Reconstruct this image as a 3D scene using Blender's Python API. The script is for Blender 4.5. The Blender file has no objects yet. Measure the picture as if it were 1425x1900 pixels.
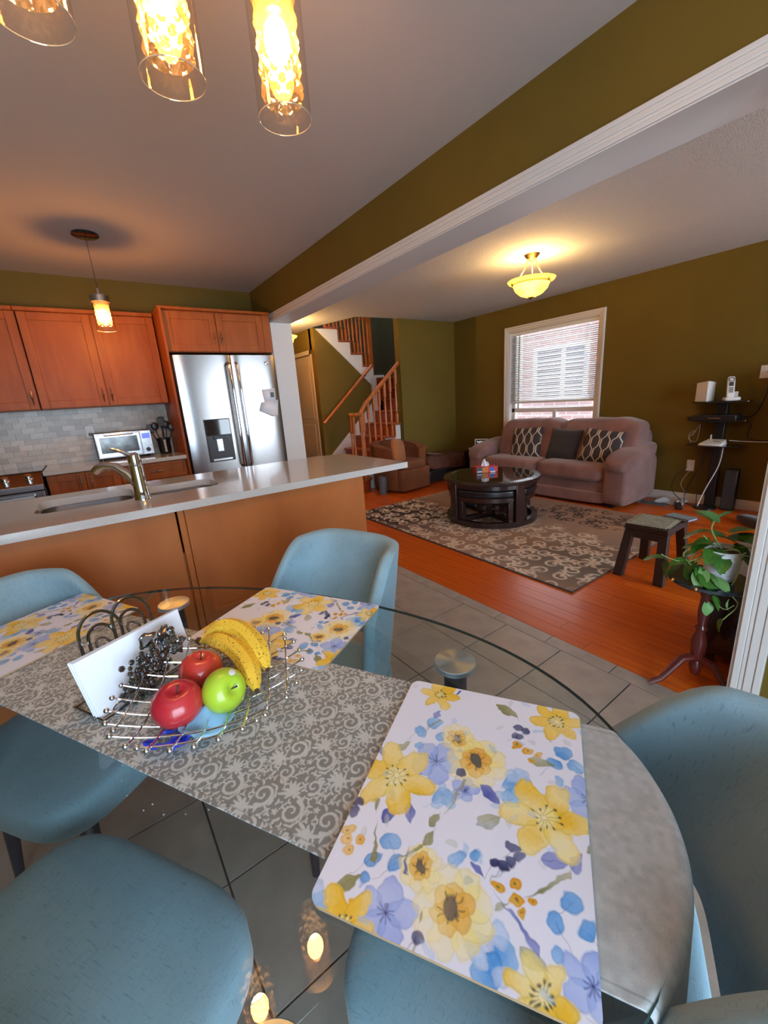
import bpy, math, random
import numpy as np
from mathutils import Vector, Matrix
random.seed(7); rng = np.random.default_rng(7)
PI = math.pi
sc = bpy.context.scene
COL = sc.collection
# ------------------------------------------------------------------ camera
yaw, pitch, roll = math.radians(35.1139), math.radians(-15.4163), math.radians(-3.9285)
fw = Vector((math.sin(yaw)*math.cos(pitch), math.cos(yaw)*math.cos(pitch), math.sin(pitch)))
rt = Vector((math.cos(yaw), -math.sin(yaw), 0)); up = rt.cross(fw)
r2 = rt*math.cos(roll) + up*math.sin(roll); u2 = -rt*math.sin(roll) + up*math.cos(roll)
cam = bpy.data.cameras.new('camera'); co = bpy.data.objects.new('camera', cam); COL.objects.link(co)
M = Matrix((r2, u2, -fw)).transposed().to_4x4(); M.translation = Vector((0, 0, 1.32)); co.matrix_world = M
cam.sensor_fit = 'VERTICAL'; cam.sensor_height = 36; cam.sensor_width = 27; cam.lens = 755.68/1900*36
cam.clip_start = .02; cam.clip_end = 100
sc.camera = co
# ------------------------------------------------------------------ world, exposure
wd = bpy.data.worlds.new('world'); sc.world = wd; wd.use_nodes = True
bg = wd.node_tree.nodes['Background']; bg.inputs[0].default_value = (.72, .84, 1, 1); bg.inputs[1].default_value = 4.0
sc.view_settings.view_transform = 'Standard'; sc.view_settings.look = 'None'
sc.view_settings.gamma = 1; sc.view_settings.use_curve_mapping = False; sc.view_settings.exposure = 0.30

def light(name, kind, loc, power, color, rot=(0, 0, 0), size=.1, sy=None):
    l = bpy.data.lights.new(name, kind); l.energy = power; l.color = color
    if kind == 'AREA':
        l.size = size
        if sy: l.shape = 'RECTANGLE'; l.size_y = sy
    else: l.shadow_soft_size = size
    o = bpy.data.objects.new(name, l); COL.objects.link(o); o.location = loc; o.rotation_euler = rot
    return o
DAY = (.60, .80, 1.0)
light('patio_daylight', 'AREA', (-.3, -1.72, 1.15), 78, DAY, (math.radians(90), 0, 0), 2.2, 1.9)       # through the patio door behind the camera
light('living_daylight', 'AREA', (3.6, -2.42, 1.35), 80, (.75, .88, 1), (math.radians(90), 0, 0), 2.2, 1.6)  # through the living-room front window
light('window_daylight', 'AREA', (5.5, 3.37, 1.55), 10, (.85, .92, 1), (0, math.radians(90), 0), 1.3, 1.2)
light('stair_daylight', 'AREA', (4.0, 6.6, 4.5), 7, (.8, 1, .85), (0, 0, 0), 1.2, .8)

# ------------------------------------------------------------------ materials
def mat(name, col, rough=.6, metal=0, noise=0, nscale=20, bump=0, bscale=60, stretch=(1, 1, 1), col2=None, spec=.5, coat=0,
        attr=None, emis=None, estr=0, sheen=0, brick=None, trans=0, detail=4):
    m = bpy.data.materials.new(name); m.use_nodes = True; nt = m.node_tree; N = nt.nodes; L = nt.links
    b = N['Principled BSDF']; b.inputs['Roughness'].default_value = rough; b.inputs['Metallic'].default_value = metal
    b.inputs['Specular IOR Level'].default_value = spec; b.inputs['Coat Weight'].default_value = coat
    b.inputs['Sheen Weight'].default_value = sheen; b.inputs['Transmission Weight'].default_value = trans
    c = (*col, 1)
    tc = N.new('ShaderNodeTexCoord'); mp = N.new('ShaderNodeMapping'); mp.inputs['Scale'].default_value = stretch
    L.new(tc.outputs['Object'], mp.inputs['Vector'])
    nz = N.new('ShaderNodeTexNoise'); nz.inputs['Scale'].default_value = nscale; nz.inputs['Detail'].default_value = detail
    L.new(mp.outputs[0], nz.inputs['Vector'])
    mx = N.new('ShaderNodeMix'); mx.data_type = 'RGBA'
    k = 1-noise
    c2 = (*col2, 1) if col2 else (col[0]*k, col[1]*k, col[2]*k, 1)
    rp = N.new('ShaderNodeMapRange'); rp.inputs['From Min'].default_value = .32; rp.inputs['From Max'].default_value = .68
    L.new(nz.outputs['Fac'], rp.inputs['Value']); L.new(rp.outputs[0], mx.inputs['Factor'])
    mx.inputs['A'].default_value = c; mx.inputs['B'].default_value = c2
    src = mx.outputs['Result']
    if attr:
        at = N.new('ShaderNodeAttribute'); at.attribute_name = attr
        m2 = N.new('ShaderNodeMix'); m2.data_type = 'RGBA'; m2.blend_type = 'MULTIPLY'; m2.inputs['Factor'].default_value = 1
        L.new(at.outputs['Color'], m2.inputs['A']); L.new(src, m2.inputs['B']); src = m2.outputs['Result']
    if noise or col2 or attr: L.new(src, b.inputs['Base Color'])
    else: b.inputs['Base Color'].default_value = c
    if bump:
        n2 = N.new('ShaderNodeTexNoise'); n2.inputs['Scale'].default_value = bscale; n2.inputs['Detail'].default_value = 5
        L.new(mp.outputs[0], n2.inputs['Vector'])
        bp = N.new('ShaderNodeBump'); bp.inputs['Strength'].default_value = bump; bp.inputs['Distance'].default_value = .004
        L.new(n2.outputs['Fac'], bp.inputs['Height']); L.new(bp.outputs[0], b.inputs['Normal'])
    if emis:
        b.inputs['Emission Color'].default_value = (*emis, 1); b.inputs['Emission Strength'].default_value = estr
    return m
def woven(name, col, dark, scale=420):
    m = mat(name, col, .85, noise=.12, nscale=9, sheen=.25, spec=.3); nt = m.node_tree; N = nt.nodes; L = nt.links; b = N['Principled BSDF']
    tc = N.new('ShaderNodeTexCoord'); outs = []
    for st in ((scale, scale*.045, scale*.045), (scale*.045, scale*.5, scale)):
        mp = N.new('ShaderNodeMapping'); mp.inputs['Scale'].default_value = st; L.new(tc.outputs['Object'], mp.inputs['Vector'])
        nz = N.new('ShaderNodeTexNoise'); nz.inputs['Scale'].default_value = 1; nz.inputs['Detail'].default_value = 2; L.new(mp.outputs[0], nz.inputs['Vector'])
        rp = N.new('ShaderNodeMapRange'); rp.inputs['From Min'].default_value = .60; rp.inputs['From Max'].default_value = .72
        L.new(nz.outputs['Fac'], rp.inputs['Value']); outs.append(rp.outputs[0])
    mxm = N.new('ShaderNodeMath'); mxm.operation = 'MAXIMUM'; L.new(outs[0], mxm.inputs[0]); L.new(outs[1], mxm.inputs[1])
    sca = N.new('ShaderNodeMath'); sca.operation = 'MULTIPLY'; sca.inputs[1].default_value = .38; L.new(mxm.outputs[0], sca.inputs[0])
    mx = N.new('ShaderNodeMix'); mx.data_type = 'RGBA'; L.new(sca.outputs[0], mx.inputs['Factor'])
    old = b.inputs['Base Color'].links[0].from_socket
    L.new(old, mx.inputs['A']); mx.inputs['B'].default_value = (*dark, 1); L.new(mx.outputs['Result'], b.inputs['Base Color'])
    return m
def thin_glass(name, tint, refl=1.0, rough=0.0, diffuse=0.0, dcol=(1, .7, .4)):
    m = bpy.data.materials.new(name); m.use_nodes = True; nt = m.node_tree; N = nt.nodes; L = nt.links
    N.remove(N['Principled BSDF']); out = N['Material Output']
    tr = N.new('ShaderNodeBsdfTransparent'); tr.inputs[0].default_value = (*tint, 1)
    gl = N.new('ShaderNodeBsdfGlossy'); gl.inputs['Roughness'].default_value = rough
    # Schlick reflectance, the same from both sides of the thin pane
    ge = N.new('ShaderNodeNewGeometry'); dt = N.new('ShaderNodeVectorMath'); dt.operation = 'DOT_PRODUCT'
    L.new(ge.outputs['Normal'], dt.inputs[0]); L.new(ge.outputs['Incoming'], dt.inputs[1])
    ab = N.new('ShaderNodeMath'); ab.operation = 'ABSOLUTE'; L.new(dt.outputs['Value'], ab.inputs[0])
    iv = N.new('ShaderNodeMath'); iv.operation = 'SUBTRACT'; iv.inputs[0].default_value = 1; L.new(ab.outputs[0], iv.inputs[1]); iv.use_clamp = True
    pw = N.new('ShaderNodeMath'); pw.operation = 'POWER'; pw.inputs[1].default_value = 5; L.new(iv.outputs[0], pw.inputs[0])
    fr = N.new('ShaderNodeMath'); fr.operation = 'MULTIPLY_ADD'; fr.inputs[1].default_value = .92; fr.inputs[2].default_value = .05; L.new(pw.outputs[0], fr.inputs[0])
    mu = N.new('ShaderNodeMath'); mu.operation = 'MULTIPLY'; mu.inputs[1].default_value = refl; mu.use_clamp = True; L.new(fr.outputs[0], mu.inputs[0])
    mx = N.new('ShaderNodeMixShader'); L.new(mu.outputs[0], mx.inputs[0]); L.new(tr.outputs[0], mx.inputs[1]); L.new(gl.outputs[0], mx.inputs[2])
    s = mx.outputs[0]
    if diffuse:
        tl = N.new('ShaderNodeBsdfTranslucent'); tl.inputs[0].default_value = (*dcol, 1)
        m2 = N.new('ShaderNodeMixShader'); m2.inputs[0].default_value = diffuse
        L.new(s, m2.inputs[1]); L.new(tl.outputs[0], m2.inputs[2]); s = m2.outputs[0]
    L.new(s, out.inputs['Surface']); return m

Mt = {}
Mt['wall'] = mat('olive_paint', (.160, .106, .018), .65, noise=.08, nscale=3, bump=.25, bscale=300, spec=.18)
Mt['wall_unlit'] = mat('shaded_olive_paint', (.045, .034, .012), .6, noise=.1, nscale=3)  # wall olive darkened: the unlit stairwell's shade is put into the colour
Mt['ceil_k'] = mat('kitchen_ceiling_paint', (.52, .47, .44), .9, bump=.15, bscale=250)
Mt['ceil'] = mat('stucco_ceiling', (.62, .60, .58), .95, bump=1.0, bscale=130, noise=.10, nscale=130)
Mt['white'] = mat('white_trim_paint', (.70, .67, .64), .4)
Mt['door'] = mat('cream_door_paint', (.60, .50, .33), .45)
Mt['cab'] = mat('maple_cabinet', (.40, .098, .010), .42, col2=(.32, .070, .007), nscale=3.0, stretch=(6, 6, 1), spec=.25)
Mt['panel'] = mat('maple_panel', (.47, .145, .030), .5, col2=(.40, .112, .022), nscale=2.2, stretch=(3, 3, 1.2), spec=.35)
Mt['quartz'] = mat('quartz_counter', (.60, .57, .54), .12, noise=.10, nscale=220, coat=.3)
Mt['steel'] = mat('brushed_steel', (.42, .41, .41), .24, 1, noise=.14, nscale=60, stretch=(30, 30, .35))
Mt['steelh'] = mat('sink_steel', (.70, .70, .72), .22, 1)
Mt['pad'] = mat('spun_steel', (.78, .80, .82), .34, 1)
Mt['chrome'] = mat('chrome', (.80, .80, .82), .07, 1)
Mt['nickel'] = mat('satin_nickel', (.70, .66, .60), .22, 1)
Mt['gunmetal'] = mat('dark_polished_wire', (.30, .30, .31), .16, 1)
Mt['black'] = mat('black_plastic', (.012, .012, .013), .35)
Mt['blackgloss'] = mat('black_glass', (.008, .008, .010), .06, coat=.6)
Mt['darkgrey'] = mat('dark_grey_side', (.035, .035, .045), .4)
Mt['white_pl'] = mat('white_plastic', (.75, .74, .73), .35)
Mt['paper'] = mat('white_paper', (.80, .82, .88), .8)
Mt['tile'] = mat('floor_tile', (.37, .315, .27), .42, noise=.22, nscale=9, bump=.08, bscale=90)
Mt['grout'] = mat('grout', (.075, .06, .05), .9)
Mt['btile'] = [mat('marble_tile_%d' % i, c, .3, noise=.12, nscale=30) for i, c in enumerate([(.50, .42, .34), (.56, .48, .40), (.43, .36, .29), (.62, .54, .46)])]
Mt['plank'] = [mat('hardwood_%d' % i, c, .30, col2=(c[0]*.78, c[1]*.70, c[2]*.6), nscale=4, stretch=(9, .8, 1), coat=.10, spec=.4) for i, c in
               enumerate([(.56, .100, .006), (.62, .120, .008), (.50, .080, .005), (.58, .108, .007)])]
Mt['oak'] = mat('orange_oak', (.50, .145, .025), .38, col2=(.38, .09, .014), nscale=5, stretch=(8, 8, 1), coat=.2)
Mt['oakd'] = mat('stair_tread_oak', (.34, .065, .012), .4, col2=(.26, .045, .008), nscale=5, stretch=(1, 8, 1))
Mt['teal'] = woven('blue_grey_linen', (.26, .40, .47), (.06, .11, .16), 900)
Mt['piping'] = mat('dark_piping', (.07, .14, .18), .8)
Mt['blackleg'] = mat('black_metal_leg', (.012, .015, .025), .35)
Mt['mauve'] = mat('mauve_microfibre', (.27, .145, .132), .9, noise=.28, nscale=4.5, bump=.25, bscale=14, sheen=.35, col2=(.185, .096, .090))
Mt['tan'] = mat('tan_microfibre', (.20, .066, .022), .95, noise=.25, nscale=5)
Mt['peach'] = mat('peach_cushion', (.38, .13, .038), .9, noise=.15, nscale=6, sheen=.15)
Mt['futon'] = mat('brown_blanket', (.13, .048, .028), .95, noise=.35, nscale=9, bump=.3, bscale=25)
Mt['charcoal'] = mat('charcoal_fabric', (.030, .026, .030), .9, noise=.1, sheen=.3)
Mt['espresso'] = mat('espresso_wood', (.020, .0085, .0075), .25, col2=(.030, .012, .010), nscale=4, stretch=(6, 6, 1), coat=.3)
Mt['leather'] = mat('black_leather', (.012, .010, .012), .3, bump=.15, bscale=60)
Mt['stool'] = mat('dark_stool_wood', (.040, .027, .028), .5, noise=.2)
Mt['cherry'] = mat('cherry_wood', (.095, .012, .010), .22, coat=.4)
Mt['marble'] = mat('dark_green_stone', (.012, .022, .028), .12, noise=.4, nscale=10, coat=.4)
Mt['leaf'] = mat('leaf_green', (.055, .175, .018), .38, col2=(.028, .105, .010), nscale=12)
Mt['leafl'] = mat('pale_leaf_green', (.20, .36, .14), .4, col2=(.09, .25, .05), nscale=18)
Mt['stem'] = mat('stem_green', (.22, .30, .08), .5)
Mt['soil'] = mat('soil', (.05, .03, .02), .95, bump=.6, bscale=60)
Mt['pot'] = mat('white_ceramic', (.72, .74, .76), .3)
Mt['red'] = mat('red_apple_skin', (.40, .006, .028), .26, col2=(.52, .035, .035), nscale=9, stretch=(1, 1, .3), coat=.3)
Mt['green'] = mat('green_apple_skin', (.42, .60, .035), .28, noise=.10, nscale=30, coat=.3)
Mt['banana'] = mat('banana_skin', (.75, .47, .045), .45)
_m = Mt['banana']; _N = _m.node_tree.nodes; _L = _m.node_tree.links
_v = _N.new('ShaderNodeTexNoise'); _v.inputs['Scale'].default_value = 260; _v.inputs['Detail'].default_value = 1
_tc = _N.new('ShaderNodeTexCoord'); _L.new(_tc.outputs['Object'], _v.inputs['Vector'])
_r = _N.new('ShaderNodeMapRange'); _r.inputs['From Min'].default_value = .62; _r.inputs['From Max'].default_value = .70; _L.new(_v.outputs['Fac'], _r.inputs['Value'])
_x = _N.new('ShaderNodeMix'); _x.data_type = 'RGBA'; _x.inputs['A'].default_value = (.86, .56, .05, 1); _x.inputs['B'].default_value = (.16, .06, .015, 1)
_L.new(_r.outputs[0], _x.inputs['Factor']); _L.new(_x.outputs['Result'], _N['Principled BSDF'].inputs['Base Color'])
Mt['tip'] = mat('dark_tip', (.07, .035, .02), .7)
Mt['mask'] = mat('pale_blue_cloth', (.28, .52, .72), .9)
Mt['cobalt'] = mat('cobalt_rubber', (.02, .035, .45), .35)
Mt['painted'] = mat('printed_melamine', (1, 1, 1), .42, attr='paint')
Mt['corkedge'] = mat('placemat_core', (.40, .26, .14), .8)
Mt['jacquard'] = mat('jacquard_cloth', (1, 1, 1), .8, attr='paint', noise=.12, nscale=500, sheen=.2)
Mt['rug'] = mat('rug_pile', (1, 1, 1), .95, attr='paint', noise=.15, nscale=200, bump=.3, bscale=200)
Mt['rugedge'] = mat('rug_binding', (.05, .04, .038), .95)
Mt['glass_t'] = thin_glass('table_glass', (.82, .89, .88), 1.1)
Mt['glass_e'] = mat('glass_edge', (.010, .035, .030), .15)
Mt['glass_p'] = thin_glass('pendant_glass', (.97, .93, .86), 1.0)
Mt['glass_i'] = thin_glass('dimpled_glass', (.97, .80, .52), 2.6, .05, .09, (1, .60, .25))
Mt['rim'] = mat('glass_rim', (.85, .70, .50), .1, .6)
Mt['glass_w'] = thin_glass('window_glass', (.95, .97, .97), .8)
Mt['bulb'] = mat('bulb', (1, .8, .5), .5, emis=(1, .55, .20), estr=150)
Mt['bulb_k'] = mat('kitchen_bulb', (1, .8, .5), .5, emis=(1, .50, .16), estr=400)
Mt['bowl'] = thin_glass('alabaster_bowl', (1, .74, .36), .8, .3, .72, (1, .72, .32))
Mt['bowl_hot'] = mat('bowl_bulb', (1, .8, .5), .5, emis=(1, .66, .30), estr=26)
Mt['brass'] = mat('aged_nickel', (.55, .38, .18), .3, 1)
Mt['blind'] = mat('white_blind_slat', (.80, .80, .80), .5, trans=.0)
Mt['screen_w'] = mat('lit_digits', (.9, .9, .9), .5, emis=(.9, .95, 1), estr=1.0)
Mt['display'] = mat('blue_display', (.05, .05, .4), .3, emis=(.15, .2, 1), estr=.9)
Mt['tissue_a'] = mat('printed_box_red', (.55, .02, .03), .5)
Mt['tissue_b'] = mat('printed_box_blue', (.01, .12, .55), .5)
Mt['tissue_c'] = mat('printed_box_orange', (.55, .16, .02), .5)
Mt['orange_cord'] = mat('grey_cord', (.30, .28, .25), .6)
Mt['ovenglass'] = mat('oven_glass', (.16, .155, .15), .15, .8, noise=.5, nscale=14)
Mt['extstone'] = mat('exterior_white', (.85, .85, .88), .7)
Mt['pale_spread'] = mat('pale_green_weave', (.30, .31, .24), .8, noise=.45, nscale=60, bump=.5, bscale=90)
_m = Mt['pad']; _N = _m.node_tree.nodes; _t = _N.new('ShaderNodeTangent'); _t.direction_type = 'RADIAL'; _t.axis = 'Z'
_b = _N['Principled BSDF']; _b.inputs['Anisotropic'].default_value = .85; _m.node_tree.links.new(_t.outputs[0], _b.inputs['Tangent'])
# neighbour's brick: too far off to build one by one
m = mat('brick_wall', (.5, .25, .2), .9); nt = m.node_tree
br = nt.nodes.new('ShaderNodeTexBrick'); br.inputs['Color1'].default_value = (.66, .42, .38, 1); br.inputs['Color2'].default_value = (.58, .34, .31, 1)
br.inputs['Mortar'].default_value = (.72, .66, .64, 1); br.inputs['Scale'].default_value = 1; br.inputs['Brick Width'].default_value = .24; br.inputs['Row Height'].default_value = .085; br.inputs['Mortar Size'].default_value = .009
tc = nt.nodes.new('ShaderNodeTexCoord'); mp = nt.nodes.new('ShaderNodeMapping'); mp.inputs['Rotation'].default_value = (0, math.radians(90), math.radians(90))
sx = nt.nodes.new('ShaderNodeSeparateXYZ'); cx = nt.nodes.new('ShaderNodeCombineXYZ')
nt.links.new(tc.outputs['Object'], sx.inputs[0]); nt.links.new(sx.outputs[1], cx.inputs[0]); nt.links.new(sx.outputs[2], cx.inputs[1])
nt.links.new(cx.outputs[0], br.inputs['Vector']); nt.links.new(br.outputs['Color'], nt.nodes['Principled BSDF'].inputs['Base Color'])
Mt['brick'] = m

# ------------------------------------------------------------------ mesh helpers
WM = {}
def wm(o): return WM.get(o.name, Matrix.Identity(4)) if o else Matrix.Identity(4)
def thing(name, label, cat, loc=(0, 0, 0), rz=0, group=None):
    o = bpy.data.objects.new(name, None); COL.objects.link(o); o.location = loc; o.rotation_euler = (0, 0, rz)
    o.empty_display_size = .05
    WM[o.name] = Matrix.Translation(Vector(loc)) @ Matrix.Rotation(rz, 4, 'Z')
    o['label'] = label; o['category'] = cat
    if group: o['group'] = group
    return o
def tag(o, label, cat, group=None):
    o['label'] = label; o['category'] = cat
    if group: o['group'] = group
    return o
def struct(o): o['kind'] = 'structure'; return o
class MB:
    def __init__(s): s.v = []; s.f = []
    def add(s, vs, fs):
        n = len(s.v); s.v += [tuple(v) for v in vs]; s.f += [tuple(i+n for i in f) for f in fs]; return s
    def box(s, a, b, m=None):
        x0, y0, z0 = a; x1, y1, z1 = b
        vs = [(x0, y0, z0), (x1, y0, z0), (x1, y1, z0), (x0, y1, z0), (x0, y0, z1), (x1, y0, z1), (x1, y1, z1), (x0, y1, z1)]
        if m: vs = [m @ Vector(v) for v in vs]
        return s.add(vs, [(0, 3, 2, 1), (4, 5, 6, 7), (0, 1, 5, 4), (1, 2, 6, 5), (2, 3, 7, 6), (3, 0, 4, 7)])
    def cbox(s, c, d, m=None):
        return s.box([c[i]-d[i]/2 for i in range(3)], [c[i]+d[i]/2 for i in range(3)], m)
    def tube(s, pts, r, n=8, cap=True):
        pts = [Vector(p) for p in pts]; rs = r if hasattr(r, '__len__') else [r]*len(pts)
        rings = []; prev = None
        for i, p in enumerate(pts):
            t = (pts[min(i+1, len(pts)-1)]-pts[max(i-1, 0)])
            t = t.normalized() if t.length > 1e-9 else Vector((0, 0, 1))
            if prev is None:
                a = Vector((0, 0, 1)) if abs(t.z) < .9 else Vector((1, 0, 0)); x = t.cross(a).normalized()
            else:
                x = prev - t*prev.dot(t); x = x.normalized() if x.length > 1e-6 else t.orthogonal().normalized()
            prev = x; y = t.cross(x)
            rings.append([p + (x*math.cos(2*PI*k/n)+y*math.sin(2*PI*k/n))*rs[i] for k in range(n)])
        vs = [v for rg in rings for v in rg]; fs = []
        for i in range(len(pts)-1):
            for k in range(n):
                fs.append((i*n+k, i*n+(k+1) % n, (i+1)*n+(k+1) % n, (i+1)*n+k))
        if cap: fs += [tuple(range(n-1, -1, -1)), tuple(range((len(pts)-1)*n, len(pts)*n))]
        return s.add(vs, fs)
    def lathe(s, prof, c=(0, 0, 0), n=24, m=None, close=False):
        vs = []
        for r, z in prof:
            for k in range(n):
                a = 2*PI*k/n; p = Vector((r*math.cos(a), r*math.sin(a), z))
                p = (m @ p) if m else p
                vs.append(p+Vector(c))
        fs = []
        q = len(prof); rng_ = q if close else q-1
        for i in range(rng_):
            for k in range(n):
                j = (i+1) % q
                fs.append((i*n+k, i*n+(k+1) % n, j*n+(k+1) % n, j*n+k))
        if not close:
            if prof[0][0] > 1e-5: fs.append(tuple(range(n-1, -1, -1)))
            if prof[-1][0] > 1e-5: fs.append(tuple(range((q-1)*n, q*n)))
        return s.add(vs, fs)
    def ball(s, c, r, n=10, sc_=(1, 1, 1)):
        prof = [(max(1e-6, r*math.sin(PI*i/(n//2+1))), -r*math.cos(PI*i/(n//2+1))) for i in range(n//2+2)]
        vs = []
        for rr, z in prof:
            for k in range(n): a = 2*PI*k/n; vs.append((c[0]+sc_[0]*rr*math.cos(a), c[1]+sc_[1]*rr*math.sin(a), c[2]+sc_[2]*z))
        q = len(prof)
        return s.add(vs, [(i*n+k, i*n+(k+1) % n, (i+1)*n+(k+1) % n, (i+1)*n+k) for i in range(q-1) for k in range(n)])
    def prism(s, poly, z0, z1, m=None):
        n = len(poly); vs = [(x, y, z0) for x, y in poly]+[(x, y, z1) for x, y in poly]
        if m: vs = [m @ Vector(v) for v in vs]
        return s.add(vs, [tuple(range(n-1, -1, -1)), tuple(range(n, 2*n))]+[(i, (i+1) % n, n+(i+1) % n, n+i) for i in range(n)])
    def grid(s, fn, nu, nv, closeu=False):
        vs = [fn(i/(nu if closeu else nu-1), j/(nv-1)) for j in range(nv) for i in range(nu)]
        fs = []
        for j in range(nv-1):
            for i in range(nu if closeu else nu-1):
                i2 = (i+1) % nu; fs.append((j*nu+i, j*nu+i2, (j+1)*nu+i2, (j+1)*nu+i))
        return s.add(vs, fs)
    def superell(s, c, d, e1=.35, e2=.35, nu=28, nv=16, m=None, fn=None):
        def sp(w, e): return math.copysign(abs(w)**e, w)
        def g(a, b):
            th = 2*PI*a; ph = -PI/2+PI*b*.9999+.00005
            p = Vector((d[0]/2*sp(math.cos(ph), e1)*sp(math.cos(th), e2), d[1]/2*sp(math.cos(ph), e1)*sp(math.sin(th), e2), d[2]/2*sp(math.sin(ph), e1)))
            if fn: p = fn(p)
            if m: p = m @ p
            return p+Vector(c)
        n0 = len(s.v); s.grid(g, nu, nv, True)
        s.f += [tuple(n0+i for i in range(nu-1, -1, -1)), tuple(n0+(nv-1)*nu+i for i in range(nu))]; return s
    def build(s, name, material, parent=None, w=False, bevel=0, smooth=None, solid=0, sub=0, angle=35, seg=2):
        me = bpy.data.meshes.new(name)
        vs = s.v
        if w and parent is not None:
            inv = wm(parent).inverted(); vs = [inv @ Vector(v) for v in vs]
        me.from_pydata([tuple(v) for v in vs], [], s.f); me.update()
        o = bpy.data.objects.new(name, me); COL.objects.link(o)
        me.materials.append(material)
        if parent is not None: o.parent = parent; WM[o.name] = wm(parent)
        else: WM[o.name] = Matrix.Identity(4)
        if smooth is None: smooth = True
        if smooth:
            me.polygons.foreach_set('use_smooth', [True]*len(me.polygons))
            me.set_sharp_from_angle(angle=math.radians(angle))
        if solid:
            md = o.modifiers.new('solid', 'SOLIDIFY'); md.thickness = solid; md.offset = 0
        if bevel:
            md = o.modifiers.new('bevel', 'BEVEL'); md.width = bevel; md.segments = seg; md.limit_method = 'ANGLE'; md.angle_limit = math.radians(40)
        if sub:
            md = o.modifiers.new('sub', 'SUBSURF'); md.levels = sub; md.render_levels = sub
        return o
def copy_tree(o, parent=None):
    c = o.copy(); COL.objects.link(c)
    if parent is not None: c.parent = parent
    for ch in list(o.children): copy_tree(ch, c)
    return c
def Rz(a): return Matrix.Rotation(a, 4, 'Z')
def Rx(a): return Matrix.Rotation(a, 4, 'X')
def Ry(a): return Matrix.Rotation(a, 4, 'Y')
def T(x, y, z): return Matrix.Translation((x, y, z))
def B(name, a, b, material, parent=None, **k): return MB().box(a, b).build(name, material, parent, **k)

# ------------------------------------------------------------------ room shell
KC, LC = 2.596, 2.457          # kitchen and living ceilings
floor = struct(B('floor', (-2.0, -2.6, -.14), (5.4, 8.7, -.010), Mt['grout'], smooth=False))
TS = .341
def piece(name, a, b, material, parent, cache, key):
    if key not in cache:
        ob = MB().box((0, 0, 0), (b[0]-a[0], b[1]-a[1], b[2]-a[2])).build(name, material, parent, smooth=False); cache[key] = ob.data
    else:
        ob = bpy.data.objects.new(name, cache[key]); COL.objects.link(ob); ob.parent = parent
    ob.location = a
    return ob
cache = {}
for i in range(-9, 1):
    for j in range(-5, 13):
        x1 = 1.770 + i*TS; y0 = .664+TS*(j) + .003
        if x1 < -1.3: continue
        piece('tile', (x1-TS+.006, y0, -.012), (x1, y0+TS-.006, 0), Mt['tile'], floor, cache, 'tile')
for j in range(-5, 13):
    y0 = .664+TS*j+.10
    piece('border_tile', (1.776, y0, -.012), (1.858, y0+TS-.004, 0), Mt['tile'], floor, cache, 'border')
PW = .098; row = 0; x = 1.862; npl = 0
while x < 5.22:
    y = -.25 - random.random()*.8
    yend = 5.2 if x > 3.2 else 8.4
    while y < yend and npl < 299:
        L_ = 1.45 if x < 3.4 else 1.9
        piece('plank', (x, y, -.012), (x+PW-.0025, y+L_-.002, 0), Mt['plank'][random.randrange(4)], floor, cache, ('plank', random.randrange(4), L_)); npl += 1
        y += L_
    x += PW

struct(B('floor_front', (1.862, -2.6, -.012), (5.4, -1.05, -.0015), Mt['plank'][0], smooth=False))
# walls
def wall(name, a, b, m='wall'): return struct(B(name, a, b, Mt[m], smooth=False))
wk = wall('wall_back', (-2.0, 5.02, -.01), (2.1, 5.16, KC+.1))
wall('wall_left', (-2.0, -1.8, -.01), (-1.86, 5.02, KC+.1))
# near wall with patio door opening
g = MB(); g.box((-1.86, -1.94, 0), (-1.45, -1.8, KC+.1)); g.box((.85, -1.94, 0), (2.1, -1.8, KC+.1)); g.box((-1.45, -1.94, 2.12), (.85, -1.8, KC+.1))
struct(g.build('wall_near', Mt['wall'], smooth=False))
g = MB()
for x0, x1 in ((-1.45, -1.38), (-.335, -.265), (.78, .85)): g.box((x0, -1.92, .0), (x1, -1.82, 2.12))
g.box((-1.38, -1.92, 0), (.78, -1.82, .09)); g.box((-1.38, -1.92, 2.04), (.78, -1.82, 2.12))
dr = struct(g.build('door_1', Mt['white'], smooth=False)); MB().box((-1.38, -1.88, .09), (.78, -1.875, 2.04)).build('glass_pane', Mt['glass_w'], dr, smooth=False)
# partition with wide opening
g = MB(); g.box((1.865, -1.8, 0), (2.10, .34, KC+.1)); g.box((1.865, .34, 2.215), (2.10, 4.55, KC+.1)); g.box((1.865, 4.55, 0), (2.10, 5.02, KC+.1))
struct(g.build('wall_partition', Mt['wall'], smooth=False))
struct(B('wall_hall', (1.98, 5.16, 0), (2.1, 8.6, LC+.1), Mt['wall'], smooth=False))
# opening lining (jambs + soffit) and casing
g = MB(); g.box((1.862, .33, 2.195), (2.104, 4.56, 2.216)); g.box((1.862, 4.535, 0), (2.104, 4.551, 2.2)); g.box((1.862, .339, 0), (2.104, .355, 2.2))
struct(g.build('trim_1', Mt['white'], smooth=False))
def casing(name, pts_fn):
    o = pts_fn(); return struct(o)
g = MB()
for (w0, w1, d) in ((0, .018, .014), (.018, .030, .0125), (.030, .052, .016), (.052, .07, .019)):
    z0, z1 = 2.20+w0, 2.20+w1
    g.box((1.865-d, .34-.07, z0), (1.866, 4.55+w1, z1))
    g.box((1.865-d, 4.55+w0, 0), (1.866, 4.55+w1, 2.20+w0))
    g.box((1.865-d, .345-w1*1.25, 0), (1.866, .345-w0*1.25, 2.20+w0))
struct(g.build('trim_2', Mt['white'], bevel=.003))
wall('ceiling', (-2.0, -1.9, KC), (1.98, 5.1, KC+.12), 'ceil_k')
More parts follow.
